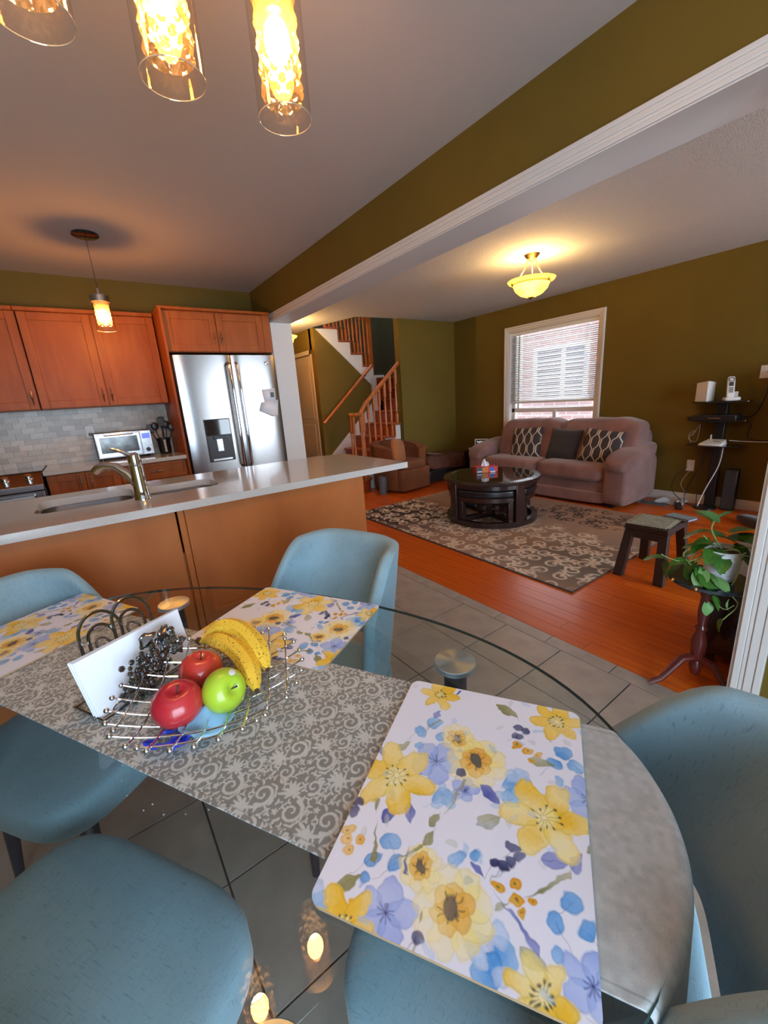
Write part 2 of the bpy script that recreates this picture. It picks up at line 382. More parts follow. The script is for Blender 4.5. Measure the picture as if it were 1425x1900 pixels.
# living ceiling, left open over the stairs
g = MB(); g.prism([(2.0, -2.6), (5.4, -2.6), (5.4, 5.10), (4.09, 5.14), (3.40, 5.20), (3.17, 6.07), (3.17, 8.7), (2.0, 8.7)], LC, LC+.10)
struct(g.build('ceiling.001', Mt['ceil'], smooth=False)).name = 'ceiling_living'
# window wall
WX = 5.25; y0w, y1w, z0w, z1w = 2.722, 4.018, .66, 2.118
g = MB(); g.box((WX, -2.6, -.01), (WX+.16, y0w, LC+.1)); g.box((WX, y1w, -.01), (WX+.16, 7.2, LC+.1)); g.box((WX, y0w, -.01), (WX+.16, y1w, z0w)); g.box((WX, y0w, z1w), (WX+.16, y1w, LC+.1))
struct(g.build('wall_right', Mt['wall'], smooth=False))
g = MB()
for (w0, w1, d) in ((0, .02, .014), (.02, .05, .020), (.05, .072, .028)):
    g.box((WX-d, y0w-w1, z0w-w1), (WX+.001, y0w-w0, z1w+w1)); g.box((WX-d, y1w+w0, z0w-w1), (WX+.001, y1w+w1, z1w+w1))
    g.box((WX-d, y0w-w0, z1w+w0), (WX+.001, y1w+w0, z1w+w1)); g.box((WX-d, y0w-w0, z0w-w1), (WX+.001, y1w+w0, z0w-w0))
win = struct(g.build('window_1', Mt['white'], bevel=.003))
g = MB(); fx0, fx1 = WX+.07, WX+.13
g.box((WX+.0, y0w, z0w), (WX+.16, y0w+.012, z1w)); g.box((WX, y1w-.012, z0w), (WX+.16, y1w, z1w)); g.box((WX, y0w, z1w-.012), (WX+.16, y1w, z1w)); g.box((WX, y0w, z0w), (WX+.16, y1w, z0w+.012))
g.box((fx0, y0w, z0w), (fx1, y0w+.05, z1w)); g.box((fx0, y1w-.06, z0w), (fx1, y1w, z1w)); g.box((fx0, y0w, z1w-.04), (fx1, y1w, z1w)); g.box((fx0, y0w, z0w), (fx1, y1w, z0w+.06))
g.box((fx0, y0w, 1.00), (fx1, y1w, 1.06)); g.box((fx0-.01, 3.28, z0w), (fx1, 3.33, 1.03)); g.box((fx0-.01, 3.88, 1.06), (fx1, 3.91, z1w))
g.build('window_frame', Mt['white'], win, bevel=.003)
g = MB(); g.box((WX+.10, y0w+.05, 1.06), (WX+.104, 3.96, z1w-.04)); g.box((WX+.10, 3.33, .72), (WX+.104, 3.96, 1.0)); g.box((WX+.10, y0w+.05, .72), (WX+.104, 3.28, 1.0))
g.build('pane', Mt['glass_w'], win, smooth=False)
# venetian blind, lowered to mid height
bl = thing('venetian_blind', 'white horizontal slat blind lowered over the brick view behind the sofa', 'blind', (WX+.035, 3.37, 1.1))
B('headrail', (-.025, -.635, .965), (.02, .635, 1.005), Mt['blind'], bl, bevel=.003)
B('bottom_rail', (-.022, -.635, .03), (.022, .635, .062), Mt['blind'], bl, bevel=.004)
sl = None
NS = 36
for i in range(NS):
    z = .075+i*(.885/NS)
    if sl is None:
        g = MB(); g.grid(lambda a, b: (-.022+.044*b, -.63+1.26*a, .0025*math.sin(PI*b)), 2, 5); sl = g.build('slat', Mt['blind'], bl, solid=.0012); s0 = sl
    else:
        s0 = sl.copy(); COL.objects.link(s0)
    s0.location = (0, 0, z); s0.rotation_euler = (0, math.radians(-20), 0)
for yy in (-.56, .0, .50):
    MB().tube([(-.023, yy, .05), (-.023, yy, .97)], .0012, 5).build('ladder_cord', Mt['blind'], bl)
MB().tube([(-.03, -.50, .98), (-.03, -.49, .3)], .003, 6).build('tilt_wand', Mt['white_pl'], bl)
# front window of the living room, out of view, lets the day in
g = MB(); g.box((2.1, -2.6, 0), (2.5, -2.46, LC+.1)); g.box((4.7, -2.6, 0), (5.25, -2.46, LC+.1)); g.box((2.5, -2.6, 0), (4.7, -2.46, .5)); g.box((2.5, -2.6, 2.2), (4.7, -2.46, LC+.1))
struct(g.build('wall_front', Mt['wall'], smooth=False))
g = MB()
for yy in (2.5, 3.57, 4.63): g.box((yy, -2.58, .5), (yy+.07, -2.48, 2.2))
g.box((2.5, -2.58, .5), (4.7, -2.48, .57)); g.box((2.5, -2.58, 2.13), (4.7, -2.48, 2.2))
w2 = struct(g.build('window_2', Mt['white'], smooth=False)); B('pane', (2.57, -2.53, .57), (4.63, -2.525, 2.13), Mt['glass_w'], w2, smooth=False)
wall('wall_side', (2.1, -2.6, 0), (2.101, -1.8, LC+.1))
# living far wall and stairwell
wall('wall_far', (4.09, 5.12, -.01), (5.25, 5.24, 4.2))
struct(B('wall_stairwell', (3.17, 7.05, -.01), (5.3, 7.17, 4.6), Mt['wall_unlit'], smooth=False))
g = MB(); g.box((5.18, 5.24, 1.2), (5.25, 7.05, 4.6)); struct(g.build('wall_stairwell_side', Mt['wall_unlit'], smooth=False))
struct(MB().box((3.05, 5.24, 2.56), (3.17, 7.05, 4.6)).build('wall_stairwell_upper', Mt['wall'], smooth=False))
struct(MB().box((3.17, 5.12, 2.56), (4.09, 5.24, 4.6)).build('wall_stairwell_front', Mt['wall'], smooth=False))
struct(B('wall_hall_end', (2.1, 8.5, 0), (3.3, 8.6, LC), Mt['wall'], smooth=False))
# wall under the upper flight: sloped top edge
SX0, SZ0, SX1, SZ1 = 3.195, 2.449, 3.96, 1.771      # stringer lower line
def sline(x): return SZ0+(x-SX0)*(SZ1-SZ0)/(SX1-SX0)
g = MB(); m_ = T(0, 6.07, 0) @ Matrix(((1, 0, 0, 0), (0, 0, 1, 0), (0, 1, 0, 0), (0, 0, 0, 1)))
g.prism([(3.17, 0), (4.24, 0), (4.24, 1.52), (3.17, sline(3.17))], 0, .10, m_)
struct(g.build('wall_under_stairs', Mt['wall'], smooth=False))
g = MB(); g.box((3.17, 6.17, 0), (3.27, 6.24, LC)); g.box((3.17, 6.92, 0), (3.27, 8.5, LC)); g.box((3.17, 6.17, 2.14), (3.27, 8.5, LC))
struct(g.build('wall_closet', Mt['wall'], smooth=False))
# closet door with raised panels
d2 = struct(B('door_2', (3.185, 6.24, .01), (3.22, 6.92, 2.08), Mt['door'], bevel=.002))
g = MB(); g.box((3.155, 6.20, 0), (3.172, 6.262, 2.15)); g.box((3.155, 6.90, 0), (3.172, 6.97, 2.15)); g.box((3.155, 6.20, 2.085), (3.172, 6.97, 2.15)); g.build('door_frame', Mt['door'], d2, bevel=.002)
for za, zb in ((.15, .98), (1.08, 1.97)):
    B('door_panel', (3.176, 6.35, za), (3.188, 6.81, zb), Mt['door'], d2, bevel=.010)
MB().ball((3.15, 6.86, 1.0), .028).build('door_knob', Mt['nickel'], d2)
# baseboards
def base(name, a, b): return struct(B(name, a, b, Mt['white'], bevel=.006))
g = MB(); g.box((WX-.014, .93, 0), (WX+.001, 5.12, .10)); g.box((WX-.020, .93, 0), (WX+.001, 5.12, .06)); struct(g.build('baseboard_right', Mt['white'], bevel=.004))
g = MB(); g.box((4.09, 5.105, 0), (WX, 5.121, .10)); struct(g.build('baseboard_far', Mt['white'], bevel=.004))
# ------------------------------------------------------------------ outside
nb = thing('neighbour_house', 'pink brick house wall with a white sliding window, seen through the blind', 'house', (7.2, 4, -3))
B('wall', (0, -7, 0), (.3, 7, 9), Mt['brick'], nb, smooth=False)
for (ya, yb, za, zb) in ((3.86, 4.92, 1.08, 2.05),):
    g = MB(); f_ = .07
    g.box((7.14, ya, za+f_+.02), (7.199, ya+f_, zb-f_)); g.box((7.14, yb-f_, za+f_+.02), (7.199, yb, zb-f_)); g.box((7.14, ya, zb-f_), (7.199, yb, zb)); g.box((7.12, ya-.02, za), (7.199, yb+.02, za+f_+.02)); g.box((7.15, (ya+yb)/2-.04-.07, za+f_+.02), (7.199, (ya+yb)/2+.04-.07, zb-f_))
    wf = g.build('window', Mt['extstone'], nb, w=True, bevel=.004)
    MB().box((7.175, ya+f_, za+f_), (7.18, yb-f_, zb-f_)).build('pane', mat('shaded_pane', (.30, .31, .35), .3), wf, w=True, smooth=False)
    g = MB()
    for i in range(10): g.box((7.165, ya+f_, za+f_+.03+i*.078), (7.174, yb-f_, za+f_+.060+i*.078))
    g.build('shutter_slats', Mt['extstone'], wf, w=True, smooth=False)
# ------------------------------------------------------------------ staircase
st = thing('staircase', 'orange oak staircase with turned spindles rising behind the tub chair', 'staircase', (3.1, 5.2, 0))
R_, Tn = .19, .216
xs = lambda k: 2.89+Tn*k
for k in range(1, 7):
    B('tread', (xs(k)-.025, 5.17, R_*k-.03), (xs(k)+Tn, 6.06, R_*k), Mt['oakd'], st, w=True, bevel=.006)
    B('riser', (xs(k), 5.19, R_*(k-1)), (xs(k)+.015, 6.06, R_*k-.03), Mt['oakd'], st, w=True)
# landing, two steps up behind, upper landing
B('landing', (xs(7)-.025, 5.245, 1.30), (5.18, 6.10, 1.33), Mt['oakd'], st, w=True, bevel=.005)
B('riser', (xs(7), 5.245, 1.14), (xs(7)+.015, 6.06, 1.30), Mt['oakd'], st, w=True)
B('riser', (4.27, 6.10, 1.33), (5.18, 6.115, 1.49), Mt['oakd'], st, w=True)
B('tread', (4.27, 6.075, 1.49), (5.18, 6.33, 1.52), Mt['oakd'], st, w=True, bevel=.006)
B('riser', (4.27, 6.33, 1.52), (5.18, 6.345, 1.68), Mt['oakd'], st, w=True)
B('landing', (4.24, 6.305, 1.68), (5.18, 7.05, 1.71), Mt['oakd'], st, w=True, bevel=.006)
B('landing_trim', (4.24, 7.03, 1.71), (5.18, 7.05, 1.80), Mt['white'], st, w=True)
for k in range(1, 5):
    z = 1.71+.19*k; x1 = 4.235-.216*(k-1); x0 = x1-.216
    B('tread', (x0, 6.04, z-.03), (x1+.025, 7.05, z), Mt['oakd'], st, w=True, bevel=.006)
    B('riser', (x1-.015, 6.07, z-.19), (x1, 7.05, z-.03), Mt['oakd'], st, w=True)
    B('riser_cover', (x1-.004, 6.055, z-.19), (x1+.004, 6.07, z-.03), Mt['oakd'], st, w=True)
# white stringer of the upper flight: stepped board
poly = [(3.21, sline(3.21)), (4.235, sline(4.235))]
for k in range(1, 5):
    x1 = 4.235-.216*(k-1); z = 1.71+.19*k-.03
    poly += [(x1, z), (x1-.216, z)]
poly[-1] = (3.30, poly[-1][1])
m_ = T(0, 6.052, 0) @ Matrix(((1, 0, 0, 0), (0, 0, 1, 0), (0, 1, 0, 0), (0, 0, 0, 1)))
MB().prism(poly, 0, .018, m_).build('stringer', Mt['white'], st, w=True, smooth=False)
m_ = T(0, 6.045, 0) @ Matrix(((1, 0, 0, 0), (0, 0, 1, 0), (0, 1, 0, 0), (0, 0, 0, 1)))
MB().prism([(2.85, 0), (3.1, 0), (4.24, 1.00), (4.24, 1.34), (2.85, .10)], 0, .022, m_).build('skirt_board', Mt['white'], st, w=True, smooth=False)
m_ = T(0, 5.205, 0) @ Matrix(((1, 0, 0, 0), (0, 0, 1, 0), (0, 1, 0, 0), (0, 0, 0, 1)))
pl_ = [(xs(1)+.012, 0), (4.40, 0), (4.40, R_*6-.03), (xs(6)+.012, R_*6-.03)]
for k in range(5, 0, -1): pl_ += [(xs(k+1)+.012, R_*k-.03), (xs(k)+.012, R_*k-.03)]
MB().prism(pl_, 0, .02, m_).build('open_stringer', Mt['white'], st, w=True, smooth=False)
B('wall_end_trim', (4.18, 6.03, .85), (4.275, 6.18, 1.70), Mt['white'], st, w=True, bevel=.004)
def baluster(x, y, z0, z1, nm='baluster', k=1.0):
    h = z1-z0
    a = MB(); s_ = .017*k
    a.box((x-s_, y-s_, z0), (x+s_, y+s_, z0+h*.18)); a.box((x-s_, y-s_, z1-h*.26), (x+s_, y+s_, z1))
    pr = [(.016, 0), (.011, .03), (.018, .06), (.013, .12), (.020, .3), (.015, .55), (.011, .8), (.017, .93), (.012, .97), (.016, 1)]
    a.lathe([(r*k, z0+h*.18+t*(h*.56)) for r, t in pr], (x, y, 0), 10)
    return a.build(nm, Mt['oak'], st, w=True)
rl = lambda x: 1.151+(x-3.302)*.862
for k in range(2, 7):
    for q in (.25, .75):
        x_ = xs(k)+Tn*q
        if x_ < 4.2: baluster(x_, 5.19, R_*k, rl(x_)-.02)
for (x_, y_) in ((3.20, 5.17), (3.30, 5.13), (3.22, 5.28)): baluster(x_, y_, .19, 1.10)
g = MB(); g.lathe([(.20, 0), (.20, .16), (.225, .165), (.23, .185), (.225, .192)], (3.22, 5.22, 0), 24); g.build('starting_step', Mt['oakd'], st, w=True)
baluster(3.37, 5.19, .19, 1.14, 'newel_post', 1.9)
MB().tube([(3.38, 5.19, 1.135), (3.30, 5.165, 1.13), (3.22, 5.13, 1.13), (3.17, 5.19, 1.13), (3.20, 5.27, 1.13), (3.25, 5.24, 1.13)], .026, 10).build('volute', Mt['oak'], st, w=True)
g = MB(); g.tube([(3.34, 5.19, rl(3.30)-.01), (3.45, 5.19, rl(3.45)), (4.20, 5.19, rl(4.20))], .030, 10); g.build('handrail', Mt['oak'], st, w=True)
MB().tube([(3.16, 6.00, 1.005), (4.17, 6.00, 1.885)], .026, 10).build('wall_handrail', Mt['oak'], st, w=True)
for x_ in (3.3, 4.05):
    z_ = 1.005+(x_-3.16)*.871; MB().tube([(x_, 6.0, z_-.02), (x_, 6.03, z_-.06), (x_, 6.07, z_-.06)], .008, 6).build('rail_bracket', Mt['nickel'], st, w=True)
g = MB(); g.box((4.19, 6.08, 1.71), (4.27, 6.16, 2.9)); g.build('upper_newel_post', Mt['oak'], st, w=True, bevel=.006)
for k in range(1, 5):
    x1 = 4.235-.216*(k-1); z = 1.71+.19*k
    for q in (.2, .55, .9): baluster(x1-.216*q, 6.09, z, z+.95)
MB().tube([(4.23, 6.09, 2.78), (3.3, 6.09, 3.6)], .03, 8).build('upper_handrail', Mt['oak'], st, w=True)
# ------------------------------------------------------------------ kitchen
def shaker(name, x0, x1, z0, z1, yf, parent, hx=None, hz=None, horiz=False, th=.02):
    """shaker door/drawer front, frame proud of the panel, facing -y; local coords of parent are world (parent at w)"""
    g = MB(); f_ = .062 if (z1-z0) > .3 else .03
    g.box((x0, yf-th, z0), (x0+f_, yf, z1)); g.box((x1-f_, yf-th, z0), (x1, yf, z1)); g.box((x0+f_, yf-th, z1-f_), (x1-f_, yf, z1)); g.box((x0+f_, yf-th, z0), (x1-f_, yf, z0+f_))
    g.box((x0+f_-.002, yf-th+.010, z0+f_-.002), (x1-f_+.002, yf-.002, z1-f_+.002))
    d = g.build(name, Mt['cab'], parent, w=True, bevel=.0025)
    if hx is not None:
        h = MB()
        if not horiz:
            for s_ in (-1, 1): h.tube([(hx, yf-th, hz+s_*.038), (hx, yf-th-.022, hz+s_*.030)], .005, 8)
            h.tube([(hx, yf-th-.018, hz-.062), (hx, yf-th-.026, hz-.04), (hx, yf-th-.030, hz-.012), (hx, yf-th-.032, hz), (hx, yf-th-.030, hz+.012), (hx, yf-th-.026, hz+.04), (hx, yf-th-.018, hz+.062)], [.003, .005, .006, .012, .006, .005, .003], 8)
        else:
            for s_ in (-1, 1): h.tube([(hx+s_*.038, yf-th, hz), (hx+s_*.030, yf-th-.022, hz)], .005, 8)
            h.tube([(hx-.062, yf-th-.018, hz), (hx-.04, yf-th-.026, hz), (hx-.012, yf-th-.030, hz), (hx, yf-th-.032, hz), (hx+.012, yf-th-.030, hz), (hx+.04, yf-th-.026, hz), (hx+.062, yf-th-.018, hz)], [.003, .005, .006, .012, .006, .005, .003], 8)
        h.build('handle', Mt['nickel'], d, w=True)
    return d
YU = 4.69
uc = thing('wall_cabinet', 'two-door orange maple wall cabinet above the toaster oven', 'cabinet', (.27, 4.85, 1.44))
B('body', (-.245, YU+.0, 1.43), (.755, 5.019, 2.215), Mt['cab'], uc, w=True)
shaker('door', -.243, .252, 1.435, 2.21, YU, uc, .222, 1.53)
shaker('door', .258, .752, 1.435, 2.21, YU, uc, .288, 1.53)
B('cornice', (-.26, YU-.03, 2.215), (.757, 5.019, 2.25), Mt['cab'], uc, w=True, bevel=.006)
uc2 = thing('wall_cabinet', 'orange maple wall cabinet cut by the left edge, beside the two-door one', 'cabinet', (-.7, 4.85, 1.44))
B('body', (-1.25, YU, 1.43), (-.252, 5.019, 2.215), Mt['cab'], uc2, w=True)
shaker('door', -.75, -.255, 1.435, 2.21, YU, uc2, -.285, 1.53)
shaker('door', -1.248, -.756, 1.435, 2.21, YU, uc2, -.79, 1.53)
B('cornice', (-1.26, YU-.03, 2.215), (-.262, 5.019, 2.25), Mt['cab'], uc2, w=True, bevel=.006)
fc = thing('fridge_cabinet', 'deep maple cabinet with two small doors over the refrigerator', 'cabinet', (1.28, 4.7, 0))
B('side_panel', (.765, 4.36, 0), (.785, 5.019, 2.25), Mt['cab'], fc, w=True)
B('body', (.786, 4.42, 1.875), (1.80, 5.019, 2.235), Mt['cab'], fc, w=True)
shaker('door', .79, 1.252, 1.88, 2.225, 4.42, fc, 1.222, 2.0)
shaker('door', 1.258, 1.72, 1.88, 2.225, 4.42, fc, 1.288, 2.0)
B('filler', (1.722, 4.40, 1.875), (1.80, 4.44, 2.235), Mt['cab'], fc, w=True)
B('cornice', (.76, 4.37, 2.236), (1.80, 5.019, 2.262), Mt['cab'], fc, w=True, bevel=.006)
# base run
CZ = .93
bc = thing('base_cabinet', 'maple base cabinet run with drawers under the back counter', 'cabinet', (.2, 4.7, 0))
B('body', (-.33, 4.42, .1), (.764, 5.019, CZ-.037), Mt['cab'], bc, w=True)
B('toe_kick', (-.33, 4.49, 0), (.764, 5.0, .1), Mt['black'], bc, w=True)
shaker('drawer', .20, .758, .735, .885, 4.42, bc, .50, .81, True)
shaker('door', -.325, -.067, .12, .885, 4.42, bc, -.10, .80)
shaker('door', -.061, .194, .12, .885, 4.42, bc, -.025, .80)
shaker('door', .20, .477, .12, .73, 4.42, bc, .45, .64)
shaker('door', .482, .758, .12, .73, 4.42, bc, .51, .64)
ct = tag(B('back_counter', (-.34, 4.36, CZ-.036), (.765, 5.019, CZ), Mt['quartz'], bevel=.004), 'narrow white stone worktop along the tiled kitchen wall', 'worktop')
ct2 = tag(B('back_counter', (-1.86, 4.36, CZ-.036), (-1.11, 5.019, CZ), Mt['quartz'], bevel=.004), 'white stone worktop left of the cooker, out of the picture', 'worktop')
# marble backsplash, running bond
bs = thing('backsplash', 'small pale marble bricks in running bond behind the toaster oven', 'tiles', (0, 5.02, CZ))
B('grout_bed', (-1.0, 5.012, CZ), (.765, 5.02, 1.43), mat('pale_grout', (.42, .39, .36), .9), bs, w=True, smooth=False)
TW, TH = .100, .050; bcache = {}; cnt = 0
for r in range(10):
    x = -1.0 + (0 if r % 2 else -TW/2)
    while x < .765 and cnt < 298:
        a, b = max(x, -1.0), min(x+TW-.002, .764)
        if b-a > .01:
            q = random.randrange(4)
            k = ('t', q, round(b-a, 3))
            if k not in bcache:
                o = MB().box((0, 0, 0), (b-a, .006, TH-.002)).build('tile', Mt['btile'][q], bs, smooth=False); bcache[k] = o.data
            else:
                o = bpy.data.objects.new('tile', bcache[k]); COL.objects.link(o); o.parent = bs
            o.location = (a, 5.0062-5.02-random.random()*.001, r*TH+.001); cnt += 1
        x += TW
# refrigerator
fr = thing('refrigerator', 'stainless french-door refrigerator with ice dispenser and two long handles', 'refrigerator', (1.29, 4.6, 0))
FY = 4.28
B('case', (.795, FY+.075, .02), (1.765, 4.99, 1.835), Mt['darkgrey'], fr, w=True, bevel=.004)
def bowdoor(x0, x1, z0, z1, nm):
    def f(a, b):
        x = x0+(x1-x0)*a; q = 2*a-1
        return (x, FY+.012*(q**6)+.004*q*q, z0+(z1-z0)*b)
    g = MB(); g.grid(f, 25, 2); n = len(g.v)
    g.add([(x0, FY+.07, z0), (x1, FY+.07, z0), (x1, FY+.07, z1), (x0, FY+.07, z1)], [(0, 3, 2, 1)])
    g.f += [tuple([n+0, n+3, 25]+[0]), tuple([n+1, 24, 49, n+2]), tuple([n+0]+list(range(0, 25))+[n+1]), tuple([n+3, n+2]+list(range(49, 24, -1)))]
    return g.build(nm, Mt['steel'], fr, w=True)
dl = bowdoor(.797, 1.306, .68, 1.835, 'left_door'); drr = bowdoor(1.314, 1.765, .68, 1.835, 'right_door'); dz = bowdoor(.797, 1.765, .06, .672, 'freezer_drawer')
def fhandle(x, par):
    g = MB(); g.tube([(x, FY-.01, 1.76), (x, FY-.05, 1.74), (x, FY-.06, 1.6), (x, FY-.062, 1.25), (x, FY-.06, .92), (x, FY-.05, .78), (x, FY-.01, .76)], .0135, 12)
    g.build('handle', Mt['chrome'], par, w=True)
fhandle(1.272, dl); fhandle(1.347, drr)
MB().tube([(.86, FY-.0, .6), (.87, FY-.055, .6), (1.28, FY-.06, .6), (1.69, FY-.055, .6), (1.70, FY, .6)], .0135, 12).build('handle', Mt['chrome'], dz, w=True)
g = MB(); g.box((.955, FY-.006, .83), (1.205, FY+.004, 1.245)); dp = g.build('dispenser', Mt['black'], fr, w=True, bevel=.003)
B('control_panel', (.962, FY-.010, 1.09), (1.198, FY-.004, 1.238), Mt['blackgloss'], dp, w=True, bevel=.002)
g = MB(); g.box((.972, FY-.009, .845), (1.188, FY-.005, 1.075)); g.build('recess', Mt['darkgrey'], dp, w=True)
B('paddle', (1.045, FY-.014, .93), (1.105, FY-.008, 1.055), Mt['steelh'], dp, w=True, bevel=.003)
B('nozzle', (1.02, FY-.022, 1.05), (1.13, FY-.006, 1.085), Mt['black'], dp, w=True, bevel=.004)
B('drip_tray', (.985, FY-.016, .84), (1.175, FY-.006, .862), Mt['steelh'], dp, w=True, bevel=.003)
MB().lathe([(.019, 0), (.019, .004), (.012, .006)], (1.66, FY-.001, 1.755), 16, Rx(PI/2)).build('badge', Mt['chrome'], fr, w=True)
tag(MB().add([(1.575, FY-.003, 1.50), (1.715, FY-.003, 1.51), (1.712, FY-.003, 1.37), (1.59, FY-.004, 1.372)], [(0, 1, 2, 3)]).build('note', Mt['paper'], solid=.0015), 'small pale note high on the right fridge door', 'paper')
tag(MB().add([(1.555, FY-.008, 1.375), (1.735, FY-.007, 1.392), (1.715, FY-.007, 1.235), (1.66, FY-.014, 1.225), (1.52, FY-.008, 1.29)], [(0, 1, 2, 3, 4)]).build('note', Mt['paper'], solid=.0015), 'larger crooked sheet overlapping below the note on the fridge', 'paper')
MB().box((1.66, FY-.0050, 1.42), (1.70, FY-.0045, 1.47)).build('printed_block', Mt['darkgrey'], bpy.data.objects['note'], smooth=False)
# toaster oven
ov = thing('toaster_oven', 'silver toaster oven with glass door and blue display on the back counter', 'toaster oven', (.30, 4.86, CZ))
B('body', (-.235, -.11, .012), (.25, .14, .262), Mt['steel'], ov, bevel=.010)
for xx in (-.2, .21):
    for yy in (-.09, .1): MB().lathe([(.012, 0), (.012, .014)], (xx, yy, 0), 10).build('foot', Mt['black'], ov)
B('door', (-.222, -.122, .028), (.145, -.110, .245), Mt['steelh'], ov, bevel=.004)
B('door_glass', (-.195, -.126, .065), (.120, -.121, .215), Mt['ovenglass'], ov)
MB().tube([(-.15, -.122, .232), (-.15, -.145, .232), (.09, -.145, .232), (.09, -.122, .232)], .006, 8).build('door_handle', Mt['chrome'], ov)
cp = B('control_panel', (.150, -.120, .02), (.245, -.109, .25), Mt['steelh'], ov, bevel=.003)
B('display', (.162, -.123, .175), (.232, -.119, .225), Mt['display'], ov, bevel=.002)
for i in range(3):
    for j in range(2): B('button', (.170+.034*j, -.123, .15-.022*i), (.192+.034*j, -.119, .160-.022*i), Mt['nickel'], ov, bevel=.001)
MB().lathe([(.021, 0), (.021, .010), (.016, .018), (.001, .018)], (.197, -.119, .066), 18, Rx(PI/2)).build('knob', Mt['darkgrey'], ov)
# outlet behind
ol = thing('wall_outlet', 'white power outlet on the tiled wall left of the toaster oven', 'outlet', (.055, 5.0, 1.205))
B('plate', (-.037, -.006, -.058), (.037, .004, .058), Mt['white_pl'], ol, bevel=.003)
for dz_ in (-.025, .025): B('socket', (-.018, -.008, dz_-.016), (.018, -.005, dz_+.016), Mt['white_pl'], ol, bevel=.002)
B('plug', (-.014, -.03, -.04), (.014, -.006, -.012), Mt['black'], ol, bevel=.003)
# utensil crock
ck = thing('utensil_crock', 'black utensil crock with a pale stripe, full of dark kitchen tools', 'crock', (.655, 4.80, CZ))
MB().lathe([(.050, 0), (.055, .01), (.060, .16), (.056, .16), (.050, .02), (.001, .015)], n=24).build('jar', Mt['black'], ck)
for i in range(7): MB().box((-.010, -.066, .022+i*.018), (.008, -.056, .034+i*.018)).build('stripe_mark', Mt['white_pl'], ck, smooth=False)
tools = [(-.02, .0, .26, 'spoon'), (.02, .01, .27, 'spoon'), (.0, -.02, .29, 'slotted_turner'), (-.035, .01, .23, 'turner'), (.035, -.01, .24, 'ladle'), (.01, .03, .30, 'spatula')]
for tx, ty, th, kd in tools:
    dx = tx*1.7; top = Vector((tx+dx, ty*2, th))
    t_ = thing(kd.replace('slotted_', ''), {'spoon': 'black cooking spoon leaning in the crock', 'slotted_turner': 'slotted black turner standing in the middle of the crock', 'turner': 'wide black turner at the left of the crock', 'ladle': 'round black ladle leaning right in the crock', 'spatula': 'tall black spatula at the back of the crock'}[kd] + (' on its left side' if kd == 'spoon' and tx < 0 else (' on its right side' if kd == 'spoon' else '')), 'utensil', (.655, 4.80, CZ))
    MB().tube([(tx*.5, ty*.5, .03), top], .005, 6).build('handle', Mt['black'], t_)
    if kd in ('spoon', 'ladle'): MB().ball(top+Vector((0, 0, .02)), .034, 12, (1, .25, 1.2)).build('head', Mt['black'], t_)
    else: MB().cbox(top+Vector((0, 0, .03)), (.055, .005, .085)).build('head', Mt['black'], t_, bevel=.004)
# cooker at the left edge
rg = thing('cooker', 'stainless slide-in cooker front with round knobs at the left edge', 'cooker', (-.72, 4.6, 0))
B('body', (-1.10, 4.36, .02), (-.345, 5.0, .90), Mt['darkgrey'], rg, w=True)
B('cooktop', (-1.10, 4.40, .90), (-.345, 5.0, .935), Mt['blackgloss'], rg, w=True, bevel=.004)
g = MB(); g.add([(-1.10, 4.42, .94), (-.345, 4.42, .94), (-.345, 4.25, .845), (-1.10, 4.25, .845), (-1.10, 4.42, .80), (-.345, 4.42, .80), (-.345, 4.25, .80), (-1.10, 4.25, .80)], [(0, 1, 2, 3), (3, 2, 6, 7), (7, 6, 5, 4), (0, 3, 7, 4), (1, 5, 6, 2), (0, 4, 5, 1)])
g.build('control_panel', Mt['steel'], rg, w=True, bevel=.003)
n_ = Vector((0, -.095, .17)).normalized()
for i in range(5):
    c_ = Vector((-.43-.145*i, 4.335, .892)); rot = Vector((0, 0, 1)).rotation_difference(n_).to_matrix().to_4x4()
    MB().lathe([(.030, 0), (.030, .008), (.024, .012), (.024, .035), (.018, .04), (.001, .04)], c_, 20, rot).build('knob', Mt['chrome'], rg, w=True)
B('oven_door', (-1.09, 4.30, .18), (-.355, 4.36, .79), Mt['steel'], rg, w=True, bevel=.004)
MB().tube([(-1.02, 4.30, .75), (-1.02, 4.245, .75), (-.42, 4.245, .75), (-.42, 4.30, .75)], .012, 10).build('oven_handle', Mt['chrome'], rg, w=True)
# peninsula
pn = thing('peninsula', 'orange maple peninsula with plain back panels behind the dining table', 'kitchen peninsula', (.3, 2.4, 0))
B('body', (-1.6, 2.06, .0), (1.29, 2.72, .68), Mt['panel'], pn, w=True); B('end_panel', (1.27, 2.06, .68), (1.29, 2.72, CZ-.037), Mt['panel'], pn, w=True); B('kitchen_side_panel', (-1.6, 2.705, .68), (1.27, 2.72, CZ-.037), Mt['panel'], pn, w=True)
B('back_panel', (-1.6, 2.035, .0), (.262, 2.058, CZ-.037), Mt['panel'], pn, w=True, bevel=.003)
B('back_panel', (.300, 2.035, .0), (1.295, 2.058, CZ-.037), Mt['panel'], pn, w=True, bevel=.003)
B('seam_batten', (.270, 2.028, .0), (.297, 2.050, CZ-.037), Mt['panel'], pn, w=True, bevel=.003)
B('baseboard', (-1.6, 2.022, .0), (1.30, 2.036, .09), Mt['panel'], pn, w=True, bevel=.003)
pc_y0, pc_y1, pc_x1 = 2.005, 2.88, 1.618
